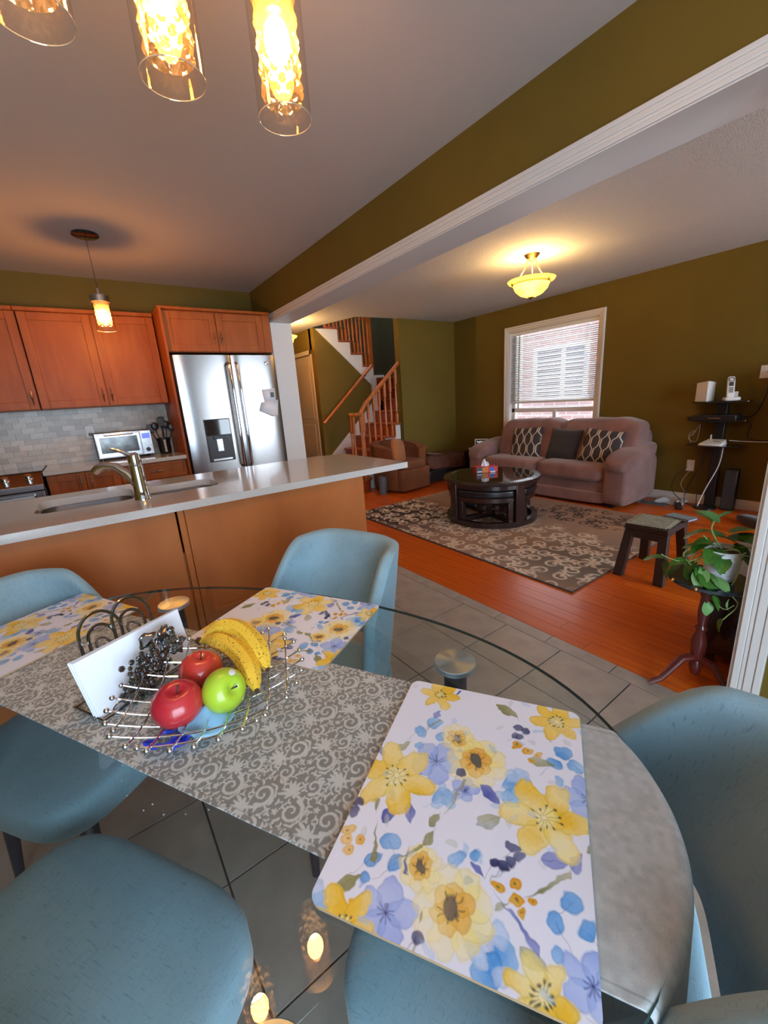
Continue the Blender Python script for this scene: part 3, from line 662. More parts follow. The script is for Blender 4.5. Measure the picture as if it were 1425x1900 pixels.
# counter with two sink cut-outs (built from strips)
S1 = (-.255, .150, 2.32, 2.70); S2 = (.192, .555, 2.32, 2.62)
def rrect(x0, x1, y0, y1, r, n=6):
    p = []
    for cx_, cy_, a0 in ((x1-r, y0+r, -PI/2), (x1-r, y1-r, 0), (x0+r, y1-r, PI/2), (x0+r, y0+r, PI)):
        for i in range(n+1): a = a0+PI/2*i/n; p.append((cx_+r*math.cos(a), cy_+r*math.sin(a)))
    return p
def plate_with_holes(outer, holes, z0, z1):
    import bmesh
    from mathutils.geometry import tessellate_polygon
    loops = [[Vector((x, y, 0)) for x, y in l] for l in [outer]+holes]
    tris = tessellate_polygon(loops); flat = [v for l in loops for v in l]; n = len(flat)
    g = MB(); vs = [(v.x, v.y, z1) for v in flat]+[(v.x, v.y, z0) for v in flat]
    fs = [t for t in tris]+[tuple(i+n for i in reversed(t)) for t in tris]
    o_ = 0
    for l in loops:
        m_ = len(l)
        for i in range(m_): a, b = o_+i, o_+(i+1) % m_; fs.append((a, b, b+n, a+n))
        o_ += m_
    return g.add(vs, fs)
pc = plate_with_holes([(-1.86, pc_y0), (pc_x1, pc_y0), (pc_x1, 2.80), (1.40, 2.88), (-1.86, 2.88)], [rrect(S1[0], S1[1], S1[2], S1[3], .07), rrect(S2[0], S2[1], S2[2], S2[3], .06)], CZ-.036, CZ).build('peninsula_counter', Mt['quartz'], smooth=False)
tag(pc, 'long pale stone worktop of the peninsula with twin sink cut-outs', 'worktop')
sk = thing('kitchen_sink', 'undermounted stainless double-bowl sink set in the peninsula', 'sink', (.15, 2.5, CZ))
for (x0, x1, y0, y1), dpt in ((S1, .17), (S2, .12)):
    o_ = rrect(x0-.012, x1+.012, y0-.012, y1+.012, .075); i_ = rrect(x0+.004, x1-.004, y0+.004, y1-.004, .068); b_ = rrect(x0+.03, x1-.03, y0+.03, y1-.03, .06)
    g = MB(); n = len(o_)
    rings = [[(x, y, CZ-.037) for x, y in o_], [(x, y, CZ-.038) for x, y in i_], [(x, y, CZ-dpt+.02) for x, y in i_], [(x, y, CZ-dpt) for x, y in b_]]
    vs = [v for r in rings for v in r]; fs = [(a*n+i, a*n+(i+1) % n, (a+1)*n+(i+1) % n, (a+1)*n+i) for a in range(3) for i in range(n)]
    fs.append(tuple(range(3*n, 4*n))); g.add(vs, fs); bw = g.build('bowl', Mt['steelh'], sk, w=True, angle=50)
    MB().lathe([(.035, 0), (.035, .003), (.02, .001), (.001, .0)], ((x0+x1)/2, (y0+y1)/2, CZ-dpt+.001), 18).build('drain', Mt['chrome'], bw, w=True)
pl = tag(MB().lathe([(.05, .0), (.055, .003), (.125, .028), (.128, .031), (.124, .032), (.06, .008), (.001, .006)], (.395, 2.47, CZ-.105), 40, Rx(math.radians(14))).build('plate', Mt['pot']), 'white dinner plate lying in the right sink bowl', 'plate')
fa = thing('faucet', 'chrome single-lever kitchen faucet rising from the peninsula worktop', 'faucet', (.17, 2.275, CZ))
g = MB(); g.lathe([(.038, 0), (.038, .006), (.034, .012), (.030, .08), (.029, .16), (.026, .17), (.001, .172)], n=24); g.build('body', Mt['chrome'], fa)
MB().tube([(-.01, .008, .075), (-.04, .03, .125), (-.08, .06, .165), (-.12, .08, .172), (-.15, .095, .160), (-.165, .10, .145)], [.022, .021, .020, .019, .022, .020], 14).build('spout', Mt['chrome'], fa)
g = MB(); g.lathe([(.027, .168), (.029, .19), (.025, .215), (.012, .226), (.001, .228)], n=20); g.tube([(-.005, 0, .205), (-.04, .0, .235), (-.075, .004, .252), (-.085, .005, .256)], [.012, .010, .007, .006], 10); g.build('lever', Mt['chrome'], fa)

# ------------------------------------------------------------------ pendant lamps
def pendant(loc, label, cord_to, group=None, rad=.062, h=.27, canopy=None, name='pendant_lamp', estr=None):
    t = thing(name, label, 'lamp', loc, 0, group)
    n = 36
    gc = MB().lathe([(rad, .0005), (rad, h)], n=n); gc.f = gc.f[:-2]; gc = gc.build('glass_cylinder', Mt['glass_p'], t)
    MB().tube([(rad*math.cos(a), rad*math.sin(a), .0008) for a in np.linspace(0, 2*PI, n+1)], .0012, 6, cap=False).build('polished_rim', Mt['rim'], gc)
    def fi(a, b):
        th = 2*PI*a; z = .035+(h-.05)*b
        bump_ = .0062*max(0, math.cos(9*th+(math.floor(b*11) % 2)*PI))*max(0, math.sin(PI*((b*11) % 1)))
        r = rad*.72+bump_; return (r*math.cos(th), r*math.sin(th), z)
    MB().grid(fi, 72, 67, True).build('dimpled_glass', Mt['glass_i'], t)
    MB().ball((0, 0, h*.52), .030, 14, (1, 1, 1.5)).build('bulb', Mt['bulb_k'] if canopy else Mt['bulb'], t)
    MB().lathe([(.018, h*.70), (.020, h-.03), (.001, h-.03)], n=16).build('socket', Mt['nickel'], t)
    g = MB(); g.lathe([(rad+.001, h-.005), (rad+.001, h+.05*(h/.27)), (rad-.006, h+.055*(h/.27)), (.012, h+.057*(h/.27)), (.010, h+.09), (.001, h+.09)], n=n); g.build('cap', Mt['nickel'], t)
    MB().tube([(0, 0, h+.08), (0, 0, cord_to-loc[2])], .0028, 6).build('cord', Mt['gunmetal'], t)
    if canopy: MB().lathe([(.075, canopy-.016), (.085, canopy-.010), (.085, canopy)], n=28).build('canopy', Mt['blackgloss'], t)
    return t
pendant((.305, 3.90, 1.957), 'small amber glass pendant hanging over the kitchen sink', KC, None, .062, .20, KC-.0005-1.957)
PG = 'cylinder pendants over the dining table'
CH = 2.36
pendant((.552, 1.085, 1.985), 'clear cylinder pendant over the table, the one farthest right', CH, PG, h=.29)
pendant((.298, 1.060, 1.972), 'clear cylinder pendant over the table, between the other two', CH, PG, h=.29)
pendant((.076, 1.035, 1.978), 'clear cylinder pendant at the top left corner, mostly cut off', CH, PG, h=.29)
tb = thing('chandelier_bar', 'metal bar that carries the three pendants above the dining table', 'lamp', (.31, 1.06, CH))
B('bar', (-.32, -.03, 0), (.32, .03, .02), Mt['nickel'], tb, bevel=.004); MB().tube([(0, 0, .02), (0, 0, KC-CH)], .01, 8).build('stem', Mt['nickel'], tb)

def bowl_lamp(loc, zc, s, label, k):
    """semi-flush alabaster bowl; loc = bowl centre at rim height"""
    t = thing('ceiling_lamp', label, 'lamp', loc)
    pr = [(.001, -.125), (.05, -.120), (.10, -.100), (.145, -.060), (.165, -.015), (.205, .008), (.215, .022), (.205, .018), (.16, .0), (.14, -.05), (.09, -.09), (.001, -.108)]
    MB().lathe([(r*s, z*s) for r, z in pr], n=40).build('bowl', Mt['bowl'], t)
    for a in (.5, .5+2.1, .5+4.2):
        MB().ball((.06*s*math.cos(a), .06*s*math.sin(a), -.02), .03*s, 12).build('bulb', Mt['bowl_hot'], t)
        g = MB(); g.tube([(.035*s*math.cos(a), .035*s*math.sin(a), zc-loc[2]-.03), (.06*s*math.cos(a), .06*s*math.sin(a), (zc-loc[2])*.55), (.12*s*math.cos(a), .12*s*math.sin(a), .04), (.168*s*math.cos(a), .168*s*math.sin(a), -.005)], .0055*s, 8)
        g.ball((.18*s*math.cos(a), .18*s*math.sin(a), -.008), .016*s, 10); g.build('arm', Mt['brass'], t)
    MB().lathe([(.165*s, -.014), (.170*s, -.010), (.170*s, -.002), (.164*s, -.006)], n=40, close=True).build('band', Mt['brass'], t)
    MB().lathe([(.001, -.150*s), (.010*s, -.140*s), (.030*s, -.126*s), (.020*s, -.118*s)], n=16).build('finial', Mt['brass'], t)
    MB().lathe([(.030*s, zc-loc[2]-.045), (.055*s, zc-loc[2]-.02), (.072*s, zc-loc[2]-.001)], n=28).build('canopy', Mt['brass'], t)
    light('bowl_lamp_glow', 'POINT', (loc[0], loc[1], loc[2]+.05), k, (1, .62, .22), size=.05)
    return t
bowl_lamp((3.50, 2.455, 2.235), LC, .95, 'glowing alabaster bowl ceiling lamp with brass arms over the living room', 24)
bowl_lamp((2.52, 5.75, 2.235), LC, .95, 'glowing bowl lamp half hidden behind the white post in the hall', 42)
# ------------------------------------------------------------------ painting helpers (flat print carried by a colour attribute)
def paint_grid(name, W, H, nu, nv, img, zfn=None):
    """mesh grid W x H centred on the origin, img (nv, nu, 3) linear colours"""
    xs_ = np.linspace(-W/2, W/2, nu); ys_ = np.linspace(-H/2, H/2, nv)
    X, Y = np.meshgrid(xs_, ys_); Z = np.zeros_like(X)
    if zfn is not None: X, Y, Z = zfn(X, Y)
    co_ = np.stack([X, Y, Z], -1).reshape(-1, 3).astype(np.float32)
    idx = np.arange(nu*nv).reshape(nv, nu)
    q = np.stack([idx[:-1, :-1], idx[:-1, 1:], idx[1:, 1:], idx[1:, :-1]], -1).reshape(-1, 4)
    me = bpy.data.meshes.new(name); me.vertices.add(len(co_)); me.vertices.foreach_set('co', co_.ravel())
    me.loops.add(q.size); me.loops.foreach_set('vertex_index', q.ravel().astype(np.int32))
    me.polygons.add(len(q)); me.polygons.foreach_set('loop_start', (np.arange(len(q))*4).astype(np.int32)); me.polygons.foreach_set('loop_total', np.full(len(q), 4, np.int32))
    me.update(calc_edges=True)
    a = me.color_attributes.new('paint', 'FLOAT_COLOR', 'POINT')
    c = np.ones((nu*nv, 4), np.float32); c[:, :3] = img.reshape(-1, 3); a.data.foreach_set('color', c.ravel())
    me.polygons.foreach_set('use_smooth', [True]*len(q))
    return me
def vnoise(nv, nu, cell, seed):
    r = np.random.default_rng(seed); g = r.random((int(nv/cell)+3, int(nu/cell)+3))
    y = np.arange(nv)/cell; x = np.arange(nu)/cell; yi = y.astype(int); xi = x.astype(int); fy = y-yi; fx = x-xi
    fy = fy*fy*(3-2*fy); fx = fx*fx*(3-2*fx)
    a = g[yi][:, xi]*(1-fx)+g[yi][:, xi+1]*fx; b = g[yi+1][:, xi]*(1-fx)+g[yi+1][:, xi+1]*fx
    return a*(1-fy[:, None])+b*fy[:, None]
def srgb(r, g, b): return np.array([((c/255)/12.92 if c <= 10 else ((c/255+.055)/1.055)**2.4) for c in (r, g, b)])
# --- watercolour flower placemat
def placemat_img(nu, nv, W, H):
    xs_ = np.linspace(-W/2, W/2, nu); ys_ = np.linspace(-H/2, H/2, nv); X, Y = np.meshgrid(xs_, ys_)
    img = np.ones((nv, nu, 3))*srgb(226, 230, 246)
    n1 = vnoise(nv, nu, 9, 1)-.5; n2 = vnoise(nv, nu, 22, 2)-.5; n3 = vnoise(nv, nu, 45, 3); n4 = vnoise(nv, nu, 4, 4)-.5
    XX = X+.004*n1+.006*n2; YY = Y+.004*vnoise(nv, nu, 9, 5)-.002+.006*(vnoise(nv, nu, 22, 6)-.5)
    def blob(cx_, cy_, fn, c1, c2, al=.9, soft=.0016, edge=.35):
        R = .075
        i0, i1 = np.searchsorted(xs_, [cx_-R, cx_+R]); j0, j1 = np.searchsorted(ys_, [cy_-R, cy_+R])
        if i1 <= i0 or j1 <= j0: return
        sl_ = (slice(j0, j1), slice(i0, i1)); dx = XX[sl_]-cx_; dy = YY[sl_]-cy_
        d = fn(dx, dy)                      # signed distance, negative inside
        a = np.clip(.5-d/soft, 0, 1)
        rim = np.exp(-((d+.0012)/.0012)**2)*edge
        t = np.clip(n3[sl_]*1.3-.15+n4[sl_]*.3, 0, 1)[..., None]
        c = c1*(1-t)+c2*t; c = c*(1-rim[..., None]*.45)
        al_ = (a*al*(.72+.5*n3[sl_]))[..., None].clip(0, 1)
        img[sl_] = img[sl_]*(1-al_)+c*al_
    def ell(ang, off, L_, w_):
        ca, sa = math.cos(ang), math.sin(ang)
        def f(dx, dy):
            u = dx*ca+dy*sa-off; v = -dx*sa+dy*ca
            return (np.sqrt((u/L_)**2+(v/w_)**2)-1)*min(L_, w_)
        return f
    def leaf(ang, L_, w_):
        ca, sa = math.cos(ang), math.sin(ang)
        def f(dx, dy):
            u = (dx*ca+dy*sa)/L_; v = (-dx*sa+dy*ca)
            return np.abs(v)-w_*np.clip(1-u*u, -.5, 1)*(1+.3*u)
        return f
    def stroke(p, q, wd_, c, al=.5):
        R = max(abs(p[0]-q[0]), abs(p[1]-q[1]))/2+.01; cx_, cy_ = (p[0]+q[0])/2, (p[1]+q[1])/2
        i0, i1 = np.searchsorted(xs_, [cx_-R, cx_+R]); j0, j1 = np.searchsorted(ys_, [cy_-R, cy_+R])
        if i1 <= i0 or j1 <= j0: return
        sl_ = (slice(j0, j1), slice(i0, i1)); px, py = XX[sl_]-p[0], YY[sl_]-p[1]; dx, dy = q[0]-p[0], q[1]-p[1]
        t = np.clip((px*dx+py*dy)/(dx*dx+dy*dy+1e-12), 0, 1); d = np.hypot(px-t*dx, py-t*dy)-wd_
        a = (np.clip(.5-d/.0009, 0, 1)*al)[..., None]; img[sl_] = img[sl_]*(1-a)+c*a
    Yl, Yd, Yo = srgb(240, 225, 130), srgb(235, 190, 50), srgb(225, 160, 50)
    Bl, Bd = srgb(150, 180, 240), srgb(95, 130, 225); Sl, Sd = srgb(125, 190, 240), srgb(70, 150, 225)
    Nv, Nd = srgb(45, 65, 130), srgb(20, 35, 90); Ol, Od = srgb(165, 165, 110), srgb(120, 125, 60); Lf, Ld = srgb(95, 115, 205), srgb(60, 80, 170)
    pale = [srgb(200, 215, 245), srgb(215, 220, 225)]
    rr = random.Random(5)
    for (x, y, r) in D_['S']:
        blob(x, y, ell(rr.random()*3, 0, r, r*.8), Sl, Sd, .85)
        if r > .009: stroke((x, y), (x-.025, y-.02*rr.choice((-1, 1))), .0005, srgb(90, 110, 150), .45)
        if r > .015:
            for k in range(3): a = rr.random()*6; blob(x+r*.8*math.cos(a), y+r*.8*math.sin(a), ell(a, 0, r*.6, r*.45), Sl, pale[0], .7)
    for (x, y, r) in D_['B']:
        a0 = rr.random()*6
        for k in range(5): a = a0+k*2*PI/5; blob(x, y, ell(a, r*.52, r*.50, r*.40), Bl, Bd*.5+Bl*.5, .75)
        for k in range(9): a = k*.7; stroke((x, y), (x+r*.28*math.cos(a), y+r*.28*math.sin(a)), .0009, srgb(40, 55, 140), .55)
    for (x, y, r) in D_['P']:
        for k in range(9): a = k*.7+1; blob(x, y, ell(a, r*.6, r*.42, r*.36), srgb(243, 233, 175), Yl, .6)
        for k in range(6): a = k*1.05; blob(x, y, ell(a, r*.28, r*.3, r*.26), Yd, Yo, .62)
        blob(x, y, ell(.5, 0, r*.27, r*.17), srgb(60, 70, 90), srgb(100, 100, 90), .9)
        for k in range(8): a = k*.8; stroke((x+r*.2*math.cos(a), y+r*.2*math.sin(a)), (x+r*.33*math.cos(a), y+r*.33*math.sin(a)), .0009, srgb(70, 70, 60), .6)
    for (x, y, r) in D_['O']:
        a = rr.random()*3; blob(x, y, leaf(a, r*1.15, r*.55), Ol, Od, .8); stroke((x-r*1.5*math.cos(a), y-r*1.5*math.sin(a)), (x+r*math.cos(a), y+r*math.sin(a)), .0004, Od*.8, .5)
    for (x, y, r) in D_['L']:
        a = rr.random()*3; blob(x, y, leaf(a, r*1.2, r*.6), Lf, Ld, .85); stroke((x-r*math.cos(a), y-r*math.sin(a)), (x+r*math.cos(a), y+r*math.sin(a)), .0004, Nd, .5)
    for (x, y, r) in D_['Y']:
        a0 = rr.random()*6
        for k in range(6): a = a0+k*2*PI/6; blob(x, y, ell(a, r*.55, r*.50, r*.29), Yl, Yd, .92)
        blob(x, y, ell(0, 0, r*.25, r*.25), srgb(245, 240, 200), Yl, .8)
        for k in range(11):
            a = k*.57; q_ = r*(.22+.1*rr.random()); stroke((x+.004*math.cos(a), y+.004*math.sin(a)), (x+q_*math.cos(a), y+q_*math.sin(a)), .0004, srgb(90, 95, 80), .7)
            blob(x+q_*math.cos(a), y+q_*math.sin(a), ell(a, 0, .0022, .0014), srgb(50, 60, 60), srgb(70, 75, 60), .9)
    for (x, y, r) in D_['N']: blob(x, y, ell(rr.random()*3, 0, r, r*.85), Nv, Nd, .92); stroke((x, y), (x-.02, y+.012), .0004, Nd, .5)
    for (x, y, r) in D_['G']:
        blob(x, y, ell(rr.random()*3, 0, r, r*.8), Yd, Yo, .95); blob(x, y, ell(0, 0, r*.25, r*.25), srgb(120, 100, 40), Od, .8)
    for k in range(40):
        x, y = rr.uniform(-W/2, W/2), rr.uniform(-H/2, H/2); blob(x, y, ell(rr.random()*3, 0, rr.uniform(.004, .010), .004), *[(pale[1], srgb(190, 200, 190)), (pale[0], Sl)][k % 2], .45)
    return img
D_ = {'Y':[(-0.016,0.114,0.061),(-0.012,-0.102,0.059),(-0.213,0.108,0.043),(0.173,-0.116,0.043),(0.178,0.092,0.039),(-0.195,-0.102,0.034)],'P':[(-0.155,-0.006,0.046),(0.048,0.001,0.048),(-0.125,0.039,0.028),(0.085,0.037,0.03)],'B':[(0.03,0.061,0.041),(-0.184,0.064,0.037),(0.034,-0.157,0.039),(-0.171,-0.149,0.031),(-0.235,0.003,0.026),(-0.005,0.009,0.021)],'S':[(-0.11,0.087,0.014),(-0.137,0.101,0.011),(-0.132,0.071,0.011),(-0.104,-0.131,0.013),(-0.13,-0.115,0.011),(-0.124,-0.145,0.011),(-0.179,-0.058,0.022),(-0.195,-0.052,0.018),(0.028,-0.064,0.02),(0.005,-0.061,0.017),(0.105,0.084,0.015),(0.08,0.101,0.013),(0.079,0.068,0.012),(0.107,-0.128,0.015),(0.082,-0.115,0.012),(0.085,-0.145,0.012),(-0.158,-0.116,0.008),(-0.161,0.101,0.007),(-0.209,0.14,0.023),(-0.025,0.037,0.016),(-0.103,0.0,0.013),(-0.01,-0.164,0.01),(0.05,0.097,0.009),(0.054,-0.119,0.008),(-0.091,-0.021,0.008),(-0.121,-0.018,0.006)],'N':[(-0.063,-0.065,0.008),(-0.074,-0.073,0.008),(-0.083,-0.063,0.008),(-0.092,-0.055,0.007),(-0.092,-0.046,0.006),(0.14,-0.056,0.008),(0.135,-0.067,0.008),(0.12,-0.06,0.008),(0.121,-0.051,0.007),(-0.071,0.15,0.008),(-0.086,0.149,0.009),(0.02,0.019,0.008),(-0.193,0.021,0.007)],'G':[(-0.113,0.147,0.008),(-0.126,0.144,0.009),(-0.12,0.126,0.008),(-0.139,0.136,0.008),(-0.114,-0.051,0.007),(-0.106,-0.071,0.008),(-0.123,-0.072,0.008),(-0.118,-0.089,0.007),(-0.134,-0.079,0.005),(0.1,-0.056,0.009),(0.095,-0.073,0.008),(0.093,-0.091,0.007),(0.077,-0.081,0.006)],'O':[(-0.04,-0.032,0.018),(-0.063,0.038,0.01),(-0.088,0.041,0.011),(0.172,-0.034,0.02),(-0.169,-0.094,0.015),(0.079,-0.095,0.018),(-0.172,0.119,0.015),(-0.065,0.123,0.007),(-0.134,-0.058,0.008),(-0.033,-0.159,0.009),(0.041,0.121,0.012),(-0.173,0.025,0.004)],'L':[(-0.074,0.101,0.015),(-0.064,0.076,0.012),(0.0,-0.027,0.016),(-0.065,-0.115,0.015),(-0.057,-0.139,0.013),(-0.217,-0.024,0.015),(0.126,0.084,0.011),(0.156,-0.121,0.012),(0.153,-0.135,0.012),(-0.106,-0.025,0.008),(0.019,0.148,0.008)]}

# ------------------------------------------------------------------ dining table
TC = (.074, .856); TR = math.atan2(.8705, -.4923)-PI/2       # local +Y runs along the table, local +X across it
TZ = .75
E_C, E_A, E_B = -.05, .80, .465
tbl = thing('dining_table', 'oval glass dining table on black legs with round steel pads', 'table', (TC[0], TC[1], 0), TR)
ell_pts = [(E_B*math.cos(a), E_C+E_A*math.sin(a)) for a in np.linspace(0, 2*PI, 97)[:-1]]
def squ(a): c, s_ = math.cos(a), math.sin(a); return (E_B*math.copysign(abs(c)**.92, c), E_C+E_A*math.copysign(abs(s_)**.92, s_))
ell_pts = [squ(a) for a in np.linspace(0, 2*PI, 97)[:-1]]
g = MB(); g.add([(x, y, TZ) for x, y in ell_pts], [tuple(range(96))]); gt = g.build('glass_top', Mt['glass_t'], tbl, smooth=False)
g = MB(); n = 96
sc1 = lambda k, z: [(x*k, E_C+(y-E_C)*k, z) for x, y in ell_pts]
vs = sc1(.9985, TZ-.0001)+sc1(1.0, TZ-.002)+sc1(1.0, TZ-.0065)+sc1(.9985, TZ-.008)
g.add(vs, [(r*n+i, r*n+(i+1) % n, (r+1)*n+(i+1) % n, (r+1)*n+i) for r in range(3) for i in range(n)]); g.build('glass_rim', Mt['glass_e'], tbl)
for cx_, cy_ in ((.296, .43), (.296, -.49), (-.325, .43), (-.355, -.490)):
    leg = MB().tube([(cx_, cy_, .726), (cx_*1.0, cy_*1.0, .60), (cx_*1.02, cy_*1.02, .0)], [.026, .026, .016], 16).build('leg', Mt['blackleg'], tbl)
    MB().lathe([(.044, .724), (.047, .726), (.047, .7365), (.0455, .738), (.001, .738)], n=40).build('steel_pad', Mt['pad'], leg).location = (cx_, cy_, 0)
# runner: damask cloth with drooping ends
def runner_img(nu, nv, W, H):
    """nu across (x), nv along (y); returns colour"""
    res = 1.2e-3; K_ = 1.30; tw, th_ = .118, .150; tx, ty = int(tw/res), int(th_/res)
    mask = np.zeros((ty, tx)); gy, gx = np.mgrid[0:ty, 0:tx]; gx = gx*res; gy = gy*res
    def stamp(x, y, r):
        nonlocal mask
        dx = np.abs(gx-(x % tw)); dx = np.minimum(dx, tw-dx); dy = np.abs(gy-(y % th_)); dy = np.minimum(dy, th_-dy)
        mask = np.maximum(mask, np.clip(.5-(np.hypot(dx, dy)-r)/.0012, 0, 1))
    def curve(pts, rs):
        for i in range(len(pts)-1):
            n_ = max(2, int(math.hypot(pts[i+1][0]-pts[i][0], pts[i+1][1]-pts[i][1])/.0012))
            for k in range(n_): t = k/n_; stamp(pts[i][0]*(1-t)+pts[i+1][0]*t, pts[i][1]*(1-t)+pts[i+1][1]*t, rs[i]*(1-t)+rs[i+1]*t)
    def spiral(cx_, cy_, r0, a0, turns, dir_, w0):
        P_, R2 = [], []
        for i in range(26): t = i/25; a = a0+dir_*turns*2*PI*t; r = r0*(1-t)**.8+.002; P_.append((cx_+r*math.cos(a), cy_+r*math.sin(a))); R2.append(w0*(1-.6*t)+.0006)
        curve(P_, R2)
    def petal(cx_, cy_, a, L_, w_, bend=.3):
        P_, R2 = [], []
        for i in range(9): t = i/8; aa = a+bend*t; P_.append((cx_+L_*t*math.cos(aa), cy_+L_*t*math.sin(aa))); R2.append(w_*math.sin(PI*(.12+.86*t))**.8)
        curve(P_, R2)
    for fx, fy, s_ in ((.030, .035, 1), (.089, .110, -1)):
        for k, (da, L_) in enumerate(((-1.25, .020), (-.8, .026), (-.35, .030), (0, .032), (.35, .030), (.8, .026), (1.25, .020))):
            petal(fx, fy, PI/2+.5*s_+da, L_, .0036, .25*(1 if da > 0 else -1))
        petal(fx, fy, -PI/2+.5*s_+.6, .014, .003); petal(fx, fy, -PI/2+.5*s_-.6, .014, .003)
        spiral(fx+.034*s_, fy-.018, .021, PI*(s_ > 0), 1.35, s_, .0030)
        spiral(fx-.026*s_, fy-.030, .015, 0 if s_ > 0 else PI, 1.2, -s_, .0026)
        curve([(fx, fy), (fx+.006*s_, fy-.02), (fx+.018*s_, fy-.036), (fx+.040*s_, fy-.044), (fx+.058*s_, fy-.034), (fx+.059*s_, fy-.02)], [.0030, .0024, .0022, .0022, .0024, .002])
        for (ox, oy, a) in ((.020, -.042, -.6), (.046, -.046, -1.4), (.010, -.026, 2.6), (.052, -.005, .4), (-.03, -.008, 2.6), (-.042, -.03, 3.6)):
            petal(fx+ox*s_, fy+oy, a if s_ > 0 else PI-a, .014, .0028, .5*s_)
        for (ox, oy) in ((.045, .012), (-.018, .035)):
            for k in range(5): petal(fx+ox*s_, fy+oy, k*2*PI/5, .0075, .0022)
    xs_ = np.linspace(-W/2, W/2, nu); ys_ = np.linspace(-H/2, H/2, nv)
    frr = random.Random(8)
    for q in range(900):
        x, y = frr.random()*tw, frr.random()*th_; jx, jy = int(x/res) % tx, int(y/res) % ty
        w_ = 5
        if mask[np.ix_([(jy+k) % ty for k in range(-w_, w_+1)], [(jx+k) % tx for k in range(-w_, w_+1)])].sum() < 9:
            a = frr.random()*6.28
            for k in (-.5, .5): petal(x, y, a+k, .0085, .0021, k)
            petal(x, y, a+PI, .008, .0018, .4)
    ix = (((xs_+1)*K_/res).astype(int)) % tx; iy = (((ys_+2)*K_/res).astype(int)) % ty
    m_ = mask[iy][:, ix]
    rowf = (((ys_+2)/res/ty).astype(int) % 2)
    edge = np.minimum(W/2-np.abs(xs_), .03); seam = (np.abs(edge-.009) < .0012)
    dark, lite = srgb(130, 129, 124), srgb(194, 195, 191)
    fade = np.where(ys_ < -.745+RY0, .10, 1.0)[:, None]
    base_ = np.ones((nv, nu, 3))*dark; m2 = (m_*fade)[..., None]
    img = base_*(1-m2)+lite*m2
    pl_ = (1-fade)[..., None]
    plain = srgb(172, 176, 176)*(.86+.28*vnoise(nv, nu, 7, 9))[..., None]
    img = np.where(pl_ > .5, plain, img)
    img[:, seam] *= .72
    return img
RY0 = 0.0
RW, RL = .356, 2.04
def rzfn(X, Y):
    ue = E_C - (E_A+.002)*np.sqrt(np.clip(1-(X/E_B)**2, .01, 1)); uf = E_C + (E_A+.002)*np.sqrt(np.clip(1-(X/E_B)**2, .01, 1))
    Yc = Y-.05; Yo = Yc.copy(); Z = np.full_like(Y, TZ+.0022)
    for sgn, e in ((-1, -ue), (1, uf)):
        s_ = sgn*Yc - e; R = .016; over = s_ > 0; th_ = np.clip(s_/R, 0, PI/2*.96); rest = np.clip(s_-R*PI/2*.96, 0, None)
        yy = e+R*np.sin(th_)+rest*.06; zz = TZ+.0022-R*(1-np.cos(th_))-rest
        Yo = np.where(over, sgn*yy, Yo); Z = np.where(over, zz, Z)
    Z = Z+.0006*np.sin(X*60+Y*23)*np.sin(Y*31)
    return X, Yo, Z
RY0 = .05
nu_, nv_ = 330, 1850
rn = bpy.data.objects.new('table_runner', paint_grid('table_runner', RW, RL, nu_, nv_, runner_img(nu_, nv_, RW, RL), rzfn)); COL.objects.link(rn)
rn.data.materials.append(Mt['jacquard']); rn.location = (TC[0], TC[1], 0); rn.rotation_euler = (0, 0, TR)
md = rn.modifiers.new('solid', 'SOLIDIFY'); md.thickness = .0018; md.offset = -1
tag(rn, 'grey damask scroll-patterned runner lying along the glass table', 'table runner')
# placemats
PWd, PHt = .410, .310; nu_, nv_ = 560, 424
pimg = placemat_img(nu_, nv_, PWd, PHt)
def rounded(X, Y):
    r = .016; ax, ay = np.abs(X), np.abs(Y); cx_, cy_ = PWd/2-r, PHt/2-r
    dx, dy = np.clip(ax-cx_, 0, None), np.clip(ay-cy_, 0, None); d = np.hypot(dx, dy); k = np.where((dx > 0) & (dy > 0) & (d > r), r/np.maximum(d, 1e-9), 1)
    return np.sign(X)*(np.minimum(ax, cx_)+dx*k), np.sign(Y)*(np.minimum(ay, cy_)+dy*k), np.zeros_like(X)
pm_me = paint_grid('placemat_print', PWd, PHt, nu_, nv_, pimg, rounded); pm_me.materials.append(Mt['painted'])
def placemat(v, u, rot, z, label):
    w_ = Matrix.Translation((TC[0], TC[1], 0)) @ Rz(TR) @ Vector((v, u, z))
    t = thing('placemat', label, 'placemat', w_, TR+rot, 'floral placemats on the dining table')
    o = bpy.data.objects.new('printed_top', pm_me); COL.objects.link(o); o.parent = t; o.location = (0, 0, .0042)
    MB().prism(rrect(-PWd/2, PWd/2, -PHt/2, PHt/2, .016), 0, .0040).build('core', Mt['corkedge'], t, smooth=False)
    return t
placemat(-.018, -.598, math.radians(2.5), TZ+.004, 'large white placemat with yellow and blue watercolour flowers, nearest the camera')
placemat(.296, -.028, PI/2, TZ+.0015, 'floral placemat in front of the chair against the orange peninsula')
placemat(.01, .625, math.radians(178), TZ+.004, 'floral placemat at the far left end of the table, cut by the left edge')

